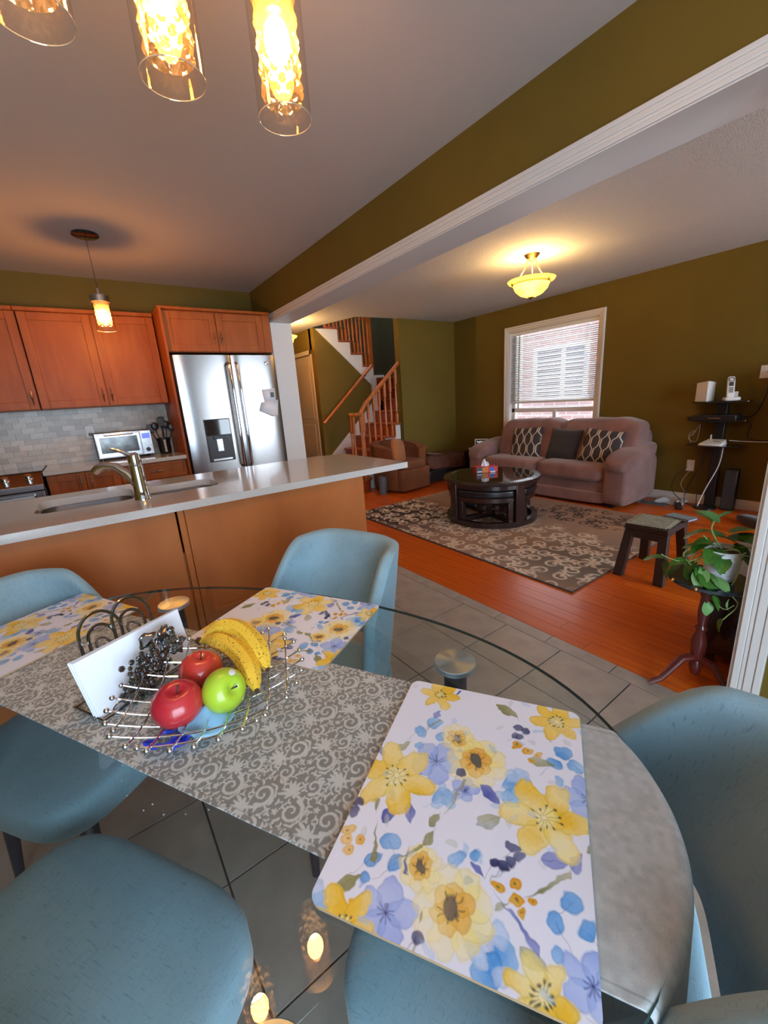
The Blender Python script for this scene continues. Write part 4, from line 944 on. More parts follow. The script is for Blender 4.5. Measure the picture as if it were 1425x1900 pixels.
# ------------------------------------------------------------------ dining chairs
def dining_chair(label):
    """front faces local -y, seat top at z=.465"""
    t = thing('dining_chair', label, 'chair', (0, 0, 0), 0)
    def fseat(p):
        k = 1-.10*max(0, (p.y/.25)); return Vector((p.x*k, p.y, p.z + .010*(1-(p.x/.28)**2)*(1 if p.z > 0 else 0)))
    s = MB().superell((0, 0, .415), (.54, .52, .105), .32, .42, 56, 20, fn=fseat).build('seat', Mt['teal'], t, angle=80)
    g = MB(); pts = []
    def spw(w, e): return math.copysign(abs(w)**e, w)
    for i in range(57):
        a = 2*PI*i/56; y = .26*.975*spw(math.sin(a), .42); k = 1-.10*max(0, y/.25); pts.append((.27*.975*spw(math.cos(a), .42)*k, y, .447))
    g.tube(pts, .0028, 6, cap=False); g.build('piping', Mt['piping'], s)
    # wrap-around back shell, open at the bottom rear
    A = math.radians(86)
    def shell(off):
        def f(a, b):
            th = -A+2*A*a; q = abs(th)/A
            ztop = .835-.012*q**2-.16*max(0, (q-.72)/.28)**2.2
            zbot = .515-.125*min(1, q/.80)**2.4
            z = zbot+(ztop-zbot)*b
            h = (z-.40)/.42
            rx = .245+.005*h-off; ry = .255-off
            sx_ = math.sin(th); cy_ = math.cos(th)
            x = rx*spw(sx_, .50); y = ry*spw(cy_, .55)
            y += .15*h*(.60+.40*max(0, cy_)); x *= 1-.07*max(0, h)**1.5
            return (x, y, z)
        return f
    nu, nv = 61, 15
    g = MB(); g.grid(shell(0), nu, nv); g.grid(shell(.040), nu, nv); n = nu*nv
    rim = [i for i in range(nu)]+[j*nu+nu-1 for j in range(1, nv)]+[(nv-1)*nu+i for i in range(nu-2, -1, -1)]+[j*nu for j in range(nv-2, 0, -1)]
    # rounded rim: midpoint ring pushed outwards
    m = len(rim); base_ = len(g.v); cen = Vector((0, .1, .6))
    ring = []
    for q, i in enumerate(rim):
        p = (Vector(g.v[i])+Vector(g.v[i+n]))/2; a = rim[(q+1) % m]; b = rim[q-1]
        tg = (Vector(g.v[a])-Vector(g.v[b])).normalized(); nn = (Vector(g.v[i])-Vector(g.v[i+n])).normalized(); o_ = tg.cross(nn)
        if o_.dot(p - cen) < 0 and q % 1 == 0: pass
        ring.append((p, o_))
    # orient outward normals of the rim consistently using the top edge
    top_i = nu+nv-1+nu//2; sgn = 1 if ring[top_i][1].z > 0 else -1
    for p, o_ in ring: g.v.append(tuple(p+o_*sgn*.014))
    for q in range(m):
        a, b = rim[q], rim[(q+1) % m]; g.f.append((a, b, base_+(q+1) % m, base_+q)); g.f.append((b+n, a+n, base_+q, base_+(q+1) % m))
    g.build('backrest', Mt['teal'], t, angle=85)
    for sx_ in (-1, 1):
        for sy_ in (-1, 1):
            MB().tube([(sx_*.15, sy_*.15, .375), (sx_*.17, sy_*.17, .30), (sx_*.19, sy_*.20, 0)], [.024, .021, .0115], 14).build('leg', Mt['blackleg'], t)
    MB().superell((0, 0, .372), (.36, .36, .03), .3, .4, 24, 8).build('seat_base', Mt['blackleg'], t)
    return t
def put(t, v, u, ang):
    p = Matrix.Translation((TC[0], TC[1], 0)) @ Rz(TR) @ Vector((v, u, 0)); t.location = p; t.rotation_euler = (0, 0, TR+ang)
ch = dining_chair('blue-grey upholstered dining chair with its back to the orange peninsula'); ch['group'] = 'dining chairs around the glass table'
c2, c3, c4 = copy_tree(ch), copy_tree(ch), copy_tree(ch)
put(ch, .412, .065, -PI/2+math.radians(-9))
put(c2, .045, .555, math.radians(6)); c2['label'] = 'blue-grey dining chair at the far left end of the table, partly cut off'
put(c3, .05, -.675, PI+math.radians(-4)); c3['label'] = 'blue-grey dining chair at the near right end, its curved back filling the corner'
put(c4, -.395, -.015, PI/2+math.radians(3)); c4['label'] = 'blue-grey dining chair pulled up at the lower left, only its seat showing'

# ------------------------------------------------------------------ on the table
bk_c = (.104, .782)
bk = thing('fruit_basket', 'open fruit basket of crossed chrome rods tipped with little balls', 'basket', (bk_c[0], bk_c[1], TZ+.005), math.radians(-22))
RB = .185
def bz(x, y): return .008+.052*((x*x+y*y)/(RB*RB))**1.0
for axis in (0, 1):
    for k in range(-4, 5):
        c = k*.036; hl = math.sqrt(max(.004, RB*RB-c*c))*(.96 if abs(k) < 4 else .8)
        pts = []
        for i in range(15):
            s_ = -hl+2*hl*i/14; x, y = (s_, c) if axis == 0 else (c, s_); pts.append((x, y, bz(x, y)+(.0028 if axis else 0)))
        g = MB(); g.tube(pts, .0018, 8); w = g.build('rod', Mt['chrome'], bk)
        MB().ball(pts[0], .0052, 10).build('ball_tip', Mt['chrome'], w); MB().ball(pts[-1], .0052, 10).build('ball_tip', Mt['chrome'], w)
MB().tube([(.045*math.cos(a), .045*math.sin(a), .0025) for a in np.linspace(0, 2*PI, 25)], .0022, 6, cap=False).build('base_ring', Mt['chrome'], bk)
def apple(loc, r, mt, label, tilt, rz, sticker=False):
    t = thing('apple', label, 'apple', loc); t.rotation_euler = (tilt, .0, rz)
    pr = []
    for i in range(25):
        a = -PI/2+PI*i/24; rr_ = r*math.cos(a)*(1+.06*math.sin(a)); z = r*.90*math.sin(a)
        if a > 0: z -= r*.30*math.exp(-(rr_/(r*.30))**2)
        else: z += r*.16*math.exp(-(rr_/(r*.22))**2)
        pr.append((max(rr_, 1e-5), z))
    MB().lathe(pr, n=36).build('flesh', mt, t, angle=80)
    MB().tube([(0, 0, r*.55), (.002, 0, r*.72), (.005, .001, r*.92)], [.0012, .0014, .002], 7).build('stem', Mt['tip'], t)
    if sticker:
        MB().grid(lambda a, b: tuple(Vector((math.cos(2*PI*a)*.62*b*.8, math.sin(2*PI*a)*.62*b*.5, 0))*r*.42 + Vector((r*.35, r*.62, 0))+Vector((0, 0, r*.90*math.sqrt(max(0, 1-((.35+math.cos(2*PI*a)*.62*b*.8*.42)**2+(.62+math.sin(2*PI*a)*.62*b*.5*.42)**2)))+.0025))), 20, 4, True).build('sticker', Mt['paper'], t)
    return t
apple((.036, .752, TZ+.056), .0445, Mt['red'], 'deep red apple at the front left of the fruit basket', math.radians(12), .2)
apple((.094, .832, TZ+.054), .0425, mat('light_red_skin', (.58, .028, .030), .26, col2=(.64, .10, .04), nscale=8, coat=.3), 'lighter red apple behind, between the dark red and green apples', math.radians(10), 1.2)
apple((.114, .735, TZ+.055), .0410, Mt['green'], 'green apple with a white sticker in the fruit basket', math.radians(66), .45, True)
bn = thing('banana_bunch', 'two speckled yellow bananas joined at the stem, in the fruit basket', 'bananas', (.16, .83, TZ+.06))
def banana(path, r, nm='banana'):
    P_ = [Vector(p) for p in path]; pts = []; rs = []
    N_ = 22
    for i in range(N_):
        t = i/(N_-1); p = (1-t)**3*P_[0]+3*(1-t)**2*t*P_[1]+3*(1-t)*t*t*P_[2]+t**3*P_[3]; pts.append(p)
        rs.append(.0055 if t < .08 else (.0055+(r-.0055)*min(1, (t-.08)/.22)**.8 if t < .30 else (r if t < .86 else max(.006, r*(1-((t-.86)/.14)**1.6*.68)))))
    o = MB().tube(pts, rs, 7).build(nm, Mt['banana'], bn, w=True, angle=30)
    g = MB(); g.tube([pts[-1]-(pts[-1]-pts[-2])*.2, pts[-1]+(pts[-1]-pts[-2]).normalized()*.004], [.0065, .0045], 8); g.build('tip', Mt['tip'], o, w=True)
    return pts
sp = (.118, .935, TZ+.062)
banana([sp, (.180, .945, TZ+.100), (.222, .865, TZ+.095), (.205, .748, TZ+.050)], .0205)
banana([sp, (.150, .895, TZ+.080), (.192, .83, TZ+.068), (.168, .712, TZ+.040)], .0205)
MB().tube([sp, (.112, .943, TZ+.064)], [.009, .007], 8).build('stem', Mt['tip'], bn, w=True)
g = MB(); g.grid(lambda a, b: (.035+.075*a+.01*math.sin(7*b), .675+.055*b+.012*a, TZ+.018+.006*math.sin(8*a+3*b)+.022*b*b), 14, 10)
tag(g.build('face_mask', Mt['mask'], solid=.0015), 'crumpled pale blue face mask lying in the basket under the green apple', 'face mask')
g = MB(); cx_, cy_ = .004, .712
g.tube([(cx_+.026*math.cos(a)*(1+.3*math.sin(3*a)), cy_+.018*math.sin(a)*(1+.3*math.cos(2*a))+.012, TZ+.020+.004*math.sin(5*a)) for a in np.linspace(0, 4*PI, 60)], .0032, 6)
g.tube([(cx_+.02+.016*math.cos(a), cy_-.012+.010*math.sin(a*1.3), TZ+.018+.004*math.cos(3*a)) for a in np.linspace(0, 3*PI, 40)], .0032, 6)
tag(g.build('rubber_bands', Mt['cobalt']), 'tangle of cobalt blue rubber loops in the basket front', 'rubber bands')
# napkin holder with grape ornament and a stack of white sheets
nh = thing('napkin_holder', 'dark metal napkin holder with double looped wires and a grape-cluster ornament', 'napkin holder', (0.0, .96, TZ+.004))
p0, p1 = Vector((-.090, .880, 0)), Vector((.104, .985, 0)); du_ = (p1-p0).normalized(); dn_ = Vector((-du_.y, du_.x, 0))   # along the sheets, and away from the camera
def HP(s_, n_, z): q = p0+du_*s_+dn_*n_; return (q.x, q.y, TZ+.005+z)
sheets = thing('napkin_stack', 'stack of white paper sheets standing upright in the napkin holder', 'napkins', (p0.x, p0.y, TZ+.005))
for k in range(4):
    n0 = .003+.004*k; o1 = .002*(k % 2)
    MB().add([HP(0-o1, n0, .0), HP(.218+o1*2, n0, .0), HP(.226+o1, n0+.030, .116-.001*k), HP(-.004-o1, n0+.030, .120)], [(0, 1, 2, 3)]).build('sheet', Mt['paper'], sheets, w=True, solid=.0022, smooth=False)
# loops behind the sheets
for c_, R_o in ((.082, .042), (.150, .042)):
    for k, r in enumerate((R_o, R_o*.62, R_o*.3)):
        hh = .172-.030*k
        pts = [HP(c_-r, .085, 0)]+[HP(c_-r*math.cos(a), .085+.012*math.sin(a), hh-r*1.1+r*1.1*math.sin(a)) for a in np.linspace(0, PI, 15)]+[HP(c_+r, .085, 0)]
        MB().tube(pts, .0034 if k < 2 else .0026, 8).build('loop', Mt['gunmetal'], nh, w=True)
MB().tube([HP(-.0, -.012, .003), HP(-.0, .085, .003), HP(.21, .085, .003), HP(.21, -.012, .003), HP(0, -.012, .003)], .003, 8).build('base_wire', Mt['gunmetal'], nh, w=True)
orn = MB(); rr = random.Random(3)
for i in range(190):
    t = rr.random(); s_ = .050+.105*t; zc_ = .022+.062*t; wdt = .018+.032*math.sin(PI*min(1, t*1.1))
    orn.ball(HP(s_+.012+rr.gauss(0, wdt*.45), -.014+rr.uniform(-.012, .002), max(.004, zc_+.004+rr.gauss(0, wdt*.45))), rr.uniform(.005, .0085), 8)
orn.build('grape_cluster', Mt['gunmetal'], nh, w=True)
g = MB()
for (s0_, z0_, a_, L_) in ((.135, .085, .9, .045), (.150, .060, .1, .050), (.085, .020, 3.3, .045), (.120, .095, 2.0, .035)):
    def fl(a, b): u = L_*a; w_ = .018*math.sin(PI*a)**.7*(2*b-1)*(1+.25*math.sin(14*a)); return HP(s0_+u*math.cos(a_)-w_*math.sin(a_), -.020+.006*math.sin(9*a)+.004*(2*b-1)**2, z0_+u*math.sin(a_)+w_*math.cos(a_))
    g.grid(fl, 12, 5)
g.build('vine_leaves', Mt['gunmetal'], nh, w=True, solid=.0014)
g = MB()
for q in range(3): g.tube([HP(.07-.02*q+.012*math.cos(a), -.018, .028-.008*q+.010*math.sin(a)) for a in np.linspace(0, 4.5, 14)], .0015, 6)
g.tube([HP(.16, -.014, .10), HP(.12, -.018, .06), HP(.06, -.018, .02), HP(.02, -.014, .004)], .0028, 7)
g.build('tendrils', Mt['gunmetal'], nh, w=True)

# ------------------------------------------------------------------ living room: rug
def rug_img(nu, nv, W, H):
    xs_ = np.linspace(-W/2, W/2, nu); ys_ = np.linspace(-H/2, H/2, nv); X, Y = np.meshgrid(xs_, ys_)
    n1 = vnoise(nv, nu, 60, 21); n2 = vnoise(nv, nu, 26, 22); n3 = vnoise(nv, nu, 10, 23)
    taupe = srgb(138, 116, 104); sand = srgb(164, 130, 104); dark = srgb(44, 28, 27); cream = srgb(205, 188, 168); grey = srgb(112, 98, 88)
    t = np.clip(n1*.9+n2*.4-.15, 0, 1)[..., None]; base_ = taupe*(1-t)+sand*t
    # dark cloud at the far end of the kitchen-side edge, grey at the near corner
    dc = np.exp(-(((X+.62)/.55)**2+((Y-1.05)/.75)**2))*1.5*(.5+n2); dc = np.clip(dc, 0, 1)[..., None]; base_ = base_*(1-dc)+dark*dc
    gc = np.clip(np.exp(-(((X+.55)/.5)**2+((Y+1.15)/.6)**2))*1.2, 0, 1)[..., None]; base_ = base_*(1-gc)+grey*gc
    rr = random.Random(11); mask = np.zeros((nv, nu)); 
    def stampc(pts, rs):
        for i in range(len(pts)-1):
            n_ = max(2, int(math.hypot(pts[i+1][0]-pts[i][0], pts[i+1][1]-pts[i][1])/.004))
            for k in range(n_):
                t = k/n_; x = pts[i][0]*(1-t)+pts[i+1][0]*t; y = pts[i][1]*(1-t)+pts[i+1][1]*t; r = rs[i]*(1-t)+rs[i+1]*t
                i0, i1 = np.searchsorted(xs_, [x-r-.01, x+r+.01]); j0, j1 = np.searchsorted(ys_, [y-r-.01, y+r+.01])
                if i1 > i0 and j1 > j0:
                    s_ = (slice(j0, j1), slice(i0, i1)); mask[s_] = np.maximum(mask[s_], np.clip(.5-(np.hypot(X[s_]-x, Y[s_]-y)-r)/.006, 0, 1))
    st_ = .155
    for a in np.arange(-W/2, W/2+st_, st_):
        for b in np.arange(-H/2, H/2+st_, st_*1.1):
            d = rr.choice((-1, 1)); a0 = rr.random()*6; P_, R2 = [], []
            for i in range(22): t = i/21; an = a0+d*1.5*2*PI*t*.8; r = .062*(1-t)**.8+.004; P_.append((a+r*math.cos(an), b+r*math.sin(an))); R2.append(.011*(1-.4*t))
            stampc(P_, R2); ex, ey = P_[0]
            for k in range(4):
                an = a0+k*1.3+.4; stampc([(ex, ey), (ex+.04*math.cos(an), ey+.04*math.sin(an)), (ex+.075*math.cos(an+.6*d), ey+.075*math.sin(an+.6*d))], [.006, .017, .003])
    # where the scrolls show: a broad diagonal band plus the sofa-side edge
    band = np.exp(-((X+.50+.05*Y)/.46)**2)*1.45; band2 = np.exp(-(((X-.62)/.34)**2+((Y+.55)/.75)**2))*1.2
    vis = np.clip((band+n2*.8-.62)*3, 0, 1)*np.clip(n3*1.6+.35, 0, 1); m1 = (mask*vis)[..., None]; img = base_*(1-m1)+cream*m1
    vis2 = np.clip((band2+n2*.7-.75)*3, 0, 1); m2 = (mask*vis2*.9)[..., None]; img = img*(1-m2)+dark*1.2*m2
    return img
rx0, rx1, ry0, ry1 = 2.42, 4.415, 1.30, 4.10
W_, H_ = rx1-rx0, ry1-ry0; nu_, nv_ = 330, 450
rg_ = thing('area_rug', 'taupe and cream scroll-patterned rug under the round coffee table', 'rug', ((rx0+rx1)/2, (ry0+ry1)/2, 0), math.radians(0))
SK = lambda X, Y: (X-.0-(.0)*Y+ (-.105)*(-(Y)/H_)*0 + .075*(Y/H_)*1.9, Y, np.full_like(X, .014))
def rugz(X, Y): return X+.06*(Y/H_), Y, np.full_like(X, .014)
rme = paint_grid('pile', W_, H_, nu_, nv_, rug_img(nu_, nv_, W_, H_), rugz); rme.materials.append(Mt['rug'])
po = bpy.data.objects.new('pile', rme); COL.objects.link(po); po.parent = rg_
MB().prism([(-W_/2-.03, -H_/2), (W_/2-.03, -H_/2), (W_/2+.03, H_/2), (-W_/2+.03, H_/2)], .0005, .0138).build('binding', Mt['rugedge'], rg_, smooth=False)

# ------------------------------------------------------------------ sofa (back against the window wall, facing -x)
so = thing('sofa', 'mauve-grey microfibre two-seat sofa with plump padded arms under the window', 'sofa', (4.86, 3.0, 0))
SY0, SY1 = 1.94, 4.08
def sofabox(name, x0, x1, y0, y1, z0, z1, e=.25, fn=None, par=so, nu=40, nv=20):
    c = ((x0+x1)/2, (y0+y1)/2, (z0+z1)/2); return MB().superell(c, (x1-x0, y1-y0, z1-z0), e, e, nu, nv, fn=fn).build(name, Mt['mauve'], par, w=True, angle=80)
sofabox('front_rail', 4.50, 5.10, 2.14, 3.88, .03, .30, .18)
sofabox('lower_rail', 4.475, 4.60, 2.14, 3.88, .03, .165, .3)
for ya, yb in ((2.16, 3.02), (3.00, 3.86)):
    sofabox('seat_cushion', 4.44, 5.02, ya, yb, .27, .47, .38)
for ya, yb in ((1.99, 2.96), (2.90, 3.84)):
    def fb(p): return Vector((p.x+.10*(p.z/.3)+.02*math.cos(p.y*7), p.y, p.z+.008*math.sin(p.y*21)))
    sofabox('back_cushion', 4.82, 5.14, ya, yb, .40, .935, .40, fb)
sofabox('back_frame', 5.0, 5.235, 2.0, 3.98, .05, .84, .2)
for y0, y1, sg in ((1.93, 2.20, -1), (3.84, 4.11, 1)):
    def fs(p, sg=sg): return Vector((p.x+.03*(p.z/.3)**2*(1 if p.x > 0 else -1), p.y+sg*.02*(1-(p.z/.3)**2), p.z))
    sofabox('arm_side', 4.47, 5.22, y0, y1, .03, .55, .30, fs)
    def ft(p, sg=sg): return Vector((p.x, p.y+.02*sg, p.z+.05*(p.x/.38)-.035*max(0, -p.x/.38)**3))
    sofabox('arm_pad', 4.43, 5.20, y0-.015, y1+.015, .46, .64, .55, ft)
for x_, y_ in ((4.55, 2.1), (4.55, 3.95), (5.15, 2.1), (5.15, 3.95)): MB().cbox((x_, y_, .02), (.06, .06, .04)).build('foot', Mt['black'], so, w=True)
# cushions: two patterned, one plain
def hexpattern_mesh(W, H, n=90):
    """pillow with an elongated hexagon trellis carried by a colour attribute"""
    us = np.linspace(-1, 1, n); X, Y = np.meshgrid(us, us)
    th = .5*(1-X**4)**.55*(1-Y**4)**.55
    px, py = W/7.5, H/1.55
    def trellis(x, y):
        d = np.full_like(x, 9.)
        for k in range(-5, 6):
            for sgn in (1, -1):
                # zig-zag vertical lines: constant, then slanting
                ph = (y/py+.0) % 1.0; off = np.where(ph < .32, 0, np.where(ph < .5, (ph-.32)/.18, np.where(ph < .82, 1, 1-(ph-.82)/.18)))
                d = np.minimum(d, np.abs(x-(k*2*px+sgn*(off*.62-.31+.5)*px)))
        return d
    d = trellis(X*W/2, Y*H/2)
    m1 = np.clip(.5-(np.abs(d)-.0058)/.0025, 0, 1)[..., None]
    return us, X, Y, th, m1
def pillow(loc, rot, W, H, T_, label, pat=None, col=None):
    n = 90 if pat else 24
    us, X, Y, th, m1 = hexpattern_mesh(W, H, n)
    img = srgb(62, 54, 56)*(1-m1)+srgb(214, 204, 188)*m1 if pat else np.ones((n, n, 3))*0.5
    def zf(sgn):
        def f(a, b):
            x = a/(W/2); y = b/(H/2); t_ = .5*T_*(np.clip(1-x**4, 0, 1))**.5*(np.clip(1-y**4, 0, 1))**.5
            pinch = 1-.045*(1-np.abs(x))*0-.05*np.abs(y)**2*(1-np.abs(x)**2)*0; return a*(1-.06*(1-x*x)*0)*(1-.05*(1-y*y)), b*(1-.05*(1-x*x)), sgn*t_
        return f
    t = thing('cushion', label, 'cushion', loc)
    t.rotation_euler = rot
    for nm, sg in (('front_cover', 1), ('back_cover', -1)):
        me = paint_grid(nm, W, H, n, n, img, zf(sg)); me.materials.append(Mt['cush_p'] if pat else col)
        o = bpy.data.objects.new(nm, me); COL.objects.link(o); o.parent = t
        if sg < 0: me.flip_normals()
    return t
Mt['cush_p'] = mat('trellis_fabric', (1, 1, 1), .9, attr='paint')
FR = (PI/2-.30, 0, -PI/2)   # faces -x, leaning back
pillow((4.775, 3.36, .63), (PI/2-.32, -.06, -PI/2+.05), .44, .42, .13, 'trellis-patterned cushion at the left end of the sofa', True)
pillow((4.79, 2.83, .63), (PI/2-.30, .05, -PI/2-.05), .42, .40, .13, 'plain charcoal cushion in the middle of the sofa', None, Mt['charcoal'])
pillow((4.76, 2.355, .63), (PI/2-.34, .10, -PI/2+.02), .44, .40, .13, 'trellis-patterned cushion at the right end against the sofa arm', True)

# ------------------------------------------------------------------ coffee table with nested wedge stools
cf = thing('coffee_table', 'round espresso coffee table with glass inset and four nested padded stools', 'coffee table', (3.42, 2.83, .0145), math.radians(-14))
MB().lathe([(.455, .425), (.50, .43), (.505, .445), (.495, .462), (.43, .466), (.425, .460), (.001, .460)], n=64).build('top_ring', Mt['espresso'], cf)
MB().lathe([(.001, .461), (.424, .461), (.424, .467), (.001, .467)], n=64).build('glass_inset', Mt['blackgloss'], cf)
MB().lathe([(.43, .385), (.47, .385), (.47, .428), (.43, .428)], n=64, close=True).build('apron', Mt['espresso'], cf)
for k in range(4):
    a = k*PI/2; MB().box((-.05, -.035, 0), (.05, .035, .43), Rz(a) @ T(.44, 0, 0) @ Rz(PI/2)).build('leg', Mt['espresso'], cf, bevel=.006)
g = MB(); g.lathe([(.42, .0), (.475, .0), (.475, .055), (.42, .055)], n=64, close=True); g.build('base_ring', Mt['espresso'], cf)
for k in range(2): B('base_rail', (-.42, -.03, .0), (.42, .03, .05), Mt['espresso'], cf) if k == 0 else MB().box((-.03, -.42, 0), (.03, .42, .05)).build('base_rail', Mt['espresso'], cf)
stools = None
for k in range(4):
    a0 = k*PI/2+.13; a1 = (k+1)*PI/2-.13
    def arc(r, n=14, q0=0, q1=0): return [(r*math.cos(a0+q0+(a1-a0-q0-q1)*i/n), r*math.sin(a0+q0+(a1-a0-q0-q1)*i/n)) for i in range(n+1)]
    def wp(p): q = Rz(math.radians(-14)) @ Vector((p[0], p[1], 0)); return q
    cx_, cy_ = .28*math.cos((a0+a1)/2), .28*math.sin((a0+a1)/2)
    wl = Matrix.Translation((3.42, 2.83, 0)) @ Rz(math.radians(-14)) @ Vector((cx_, cy_, .0705))
    t = thing('wedge_stool', ['wedge stool nested under the coffee table on the window side', 'wedge stool nested under the coffee table on the stair side', 'wedge stool nested under the coffee table facing the kitchen', 'wedge stool nested under the coffee table facing the foot stool'][k], 'stool', wl, math.radians(-14))
    L2 = lambda pts: [(x-cx_, y-cy_) for x, y in pts]
    outer = arc(.455); inner = [(.07*math.cos((a0+a1)/2), .07*math.sin((a0+a1)/2))]
    MB().prism(L2(arc(.462)+inner), .245, .320).build('padded_seat', Mt['leather'], t, bevel=.022, seg=4)
    MB().prism(L2(arc(.450)+inner), .195, .243).build('seat_rail', Mt['espresso'], t, bevel=.004)
    for aa in (a0+.07, a1-.07): MB().box((-.026, -.026, .0), (.026, .026, .195), T(.425*math.cos(aa)-cx_, .425*math.sin(aa)-cy_, 0) @ Rz(aa)).build('leg', Mt['espresso'], t, bevel=.004)
    am = (a0+a1)/2; MB().box((-.03, -.03, .0), (.03, .03, .195), T(.12*math.cos(am)-cx_, .12*math.sin(am)-cy_, 0) @ Rz(am)).build('leg', Mt['espresso'], t, bevel=.004)
# tissue box
tx = thing('tissue_box', 'bright red, blue and orange tissue box with a white tissue pulled up', 'tissue box', (3.47, 2.95, .4825), math.radians(-30))
B('carton', (-.118, -.058, 0), (.118, .058, .062), Mt['tissue_a'], tx, bevel=.002)
B('printed_patch', (-.119, -.0592, .0), (-.055, -.0575, .062), Mt['black'], tx); B('printed_patch', (-.055, -.0592, .002), (.01, -.0575, .062), Mt['tissue_c'], tx)
MB().lathe([(.001, 0), (.023, 0), (.023, .0015)], (.055, -.0588, .034), 18, Rx(PI/2)).build('printed_patch', Mt['tissue_b'], tx)
B('printed_patch', (-.112, -.060, .012), (-.06, -.0585, .020), Mt['paper'], tx); B('printed_patch', (.035, -.060, .002), (.09, -.0585, .014), Mt['paper'], tx)
g = MB(); g.grid(lambda a, b: (-.045+.09*a+(.5-a)*.035*b, .012*math.sin(9*a+3*b), .060+.085*b*(.75+.25*math.sin(5*a+.4))), 16, 8); g.grid(lambda a, b: (-.03+.07*a+(.5-a)*.03*b, .02+.010*math.sin(7*a+4*b), .060+.07*b*(.8+.2*math.sin(6*a))), 14, 8)
g.build('tissue', Mt['paper'], tx, solid=.001)

# ------------------------------------------------------------------ tub chair + tan cushion
tc_ = thing('tub_chair', 'brown microfibre tub armchair in front of the staircase', 'armchair', (3.76, 4.84, 0), math.radians(6))
def tub(off):
    def f(a, b):
        th = -math.radians(128)+math.radians(256)*a; q = abs(th)/math.radians(128)
        rx, ry = .345-off, .345-off
        x = rx*math.copysign(abs(math.sin(th))**.62, math.sin(th)); y = ry*math.copysign(abs(math.cos(th))**.62, math.cos(th))
        ztop = .715-.115*q**2.2; z = .03+(ztop-.03)*b
        fl = 1+.06*b; return (x*fl, y*fl+.02*b, z)
    return f
g = MB(); nu, nv = 49, 10; g.grid(tub(0), nu, nv); g.grid(tub(.095), nu, nv); n = nu*nv
for i in range(nu-1):
    a, b = (nv-1)*nu+i, (nv-1)*nu+i+1; g.f.append((a, b, b+n, a+n)); g.f.append((i+n, i+1+n, i+1, i))
for j in range(nv-1):
    for e in (0, nu-1): a, b = j*nu+e, (j+1)*nu+e; g.f.append((a, b, b+n, a+n))
g.build('wrap_back', Mt['tan'], tc_, bevel=.020, seg=3, angle=50)
MB().superell((0, -.06, .38), (.50, .54, .14), .3, .35, 40, 16).build('seat_cushion', Mt['tan'], tc_, angle=80)
MB().superell((0, -.065, .175), (.60, .575, .31), .12, .16, 40, 12).build('base', Mt['tan'], tc_, angle=80)
pc_ = thing('cushion', 'small peach-tan cushion propped in the left side of the tub chair', 'cushion', (3.60, 4.66, .60)); pc_.rotation_euler = (math.radians(78), math.radians(14), math.radians(24))
MB().superell((0, 0, 0), (.34, .34, .12), .9, .42, 32, 14).build('cover', Mt['peach'], pc_, angle=80)
# grey bin between peninsula and chair
bn_ = thing('floor_bin', 'small grey bin on the floor left of the tub chair', 'bin', (3.33, 4.72, 0)); MB().lathe([(.055, 0), (.065, .25), (.06, .25), (.05, .01), (.001, .01)], n=24).build('tub', mat('blue_grey_plastic', (.10, .12, .14), .5), bn_)

# ------------------------------------------------------------------ daybed, side table, clock
db = thing('daybed', 'low daybed with a brown spread and black base along the far wall', 'daybed', (4.62, 4.86, 0))
B('base', (4.20, 4.66, .02), (5.20, 5.09, .20), Mt['black'], db, w=True, bevel=.01)
MB().superell((4.70, 4.875, .30), (1.04, .45, .22), .25, .2, 40, 14, fn=lambda p: Vector((p.x, p.y, p.z+.03*(-p.x)/.5+.012*math.sin(p.x*17+p.y*9)))).build('mattress', Mt['futon'], db, w=True, angle=80)
g = MB(); g.grid(lambda a, b: (4.28+.34*a, 4.78+.26*b, .455-.045*a+.008*math.sin(11*a+5*b)), 14, 10); g.build('folded_throw', mat('dusty_rose_throw', (.20, .09, .06), .95), db, w=True, solid=.02)
sd = thing('side_table', 'dark square side table in the corner left of the sofa', 'side table', (5.02, 4.36, 0))
B('top', (-.20, -.19, .425), (.20, .19, .455), Mt['espresso'], sd, bevel=.004)
for sx_ in (-1, 1):
    for sy_ in (-1, 1): B('leg', (sx_*.17-.02, sy_*.16-.02, 0), (sx_*.17+.02, sy_*.16+.02, .425), Mt['espresso'], sd)
B('shelf', (-.18, -.17, .15), (.18, .17, .17), Mt['espresso'], sd)
cl = thing('digital_clock', 'white-framed digital day clock on the corner side table', 'clock', (5.06, 4.385, .455)); cl.rotation_euler = (0, 0, math.radians(-52))
B('frame', (-.105, -.012, 0), (.105, .012, .165), Mt['white_pl'], cl, bevel=.005)
B('screen', (-.085, -.0145, .02), (.085, -.011, .145), Mt['blackgloss'], cl)
def text(s, size, loc, par, m_, rot=(PI/2, 0, 0), nm='lettering'):
    c = bpy.data.curves.new(nm, 'FONT'); c.body = s; c.size = size; c.align_x = 'CENTER'; c.extrude = .0004
    o = bpy.data.objects.new(nm, c); COL.objects.link(o); dg = bpy.context.evaluated_depsgraph_get(); me = bpy.data.meshes.new_from_object(o.evaluated_get(dg)); bpy.data.objects.remove(o)
    me.materials.clear(); me.materials.append(m_); o = bpy.data.objects.new(nm, me); COL.objects.link(o); o.parent = par; o.location = loc; o.rotation_euler = rot; return o
text('TUESDAY', .034, (0, -.0150, .105), cl, Mt['screen_w']); text('11:26', .052, (-.012, -.0150, .055), cl, Mt['screen_w']); text('AM', .020, (.068, -.0150, .055), cl, Mt['screen_w'])
tag(MB().superell((4.93, 4.50, .472), (.05, .04, .033), .5, .5, 16, 8).build('trinket', Mt['white_pl']), 'tiny pale trinket on the side table left of the clock', 'ornament')

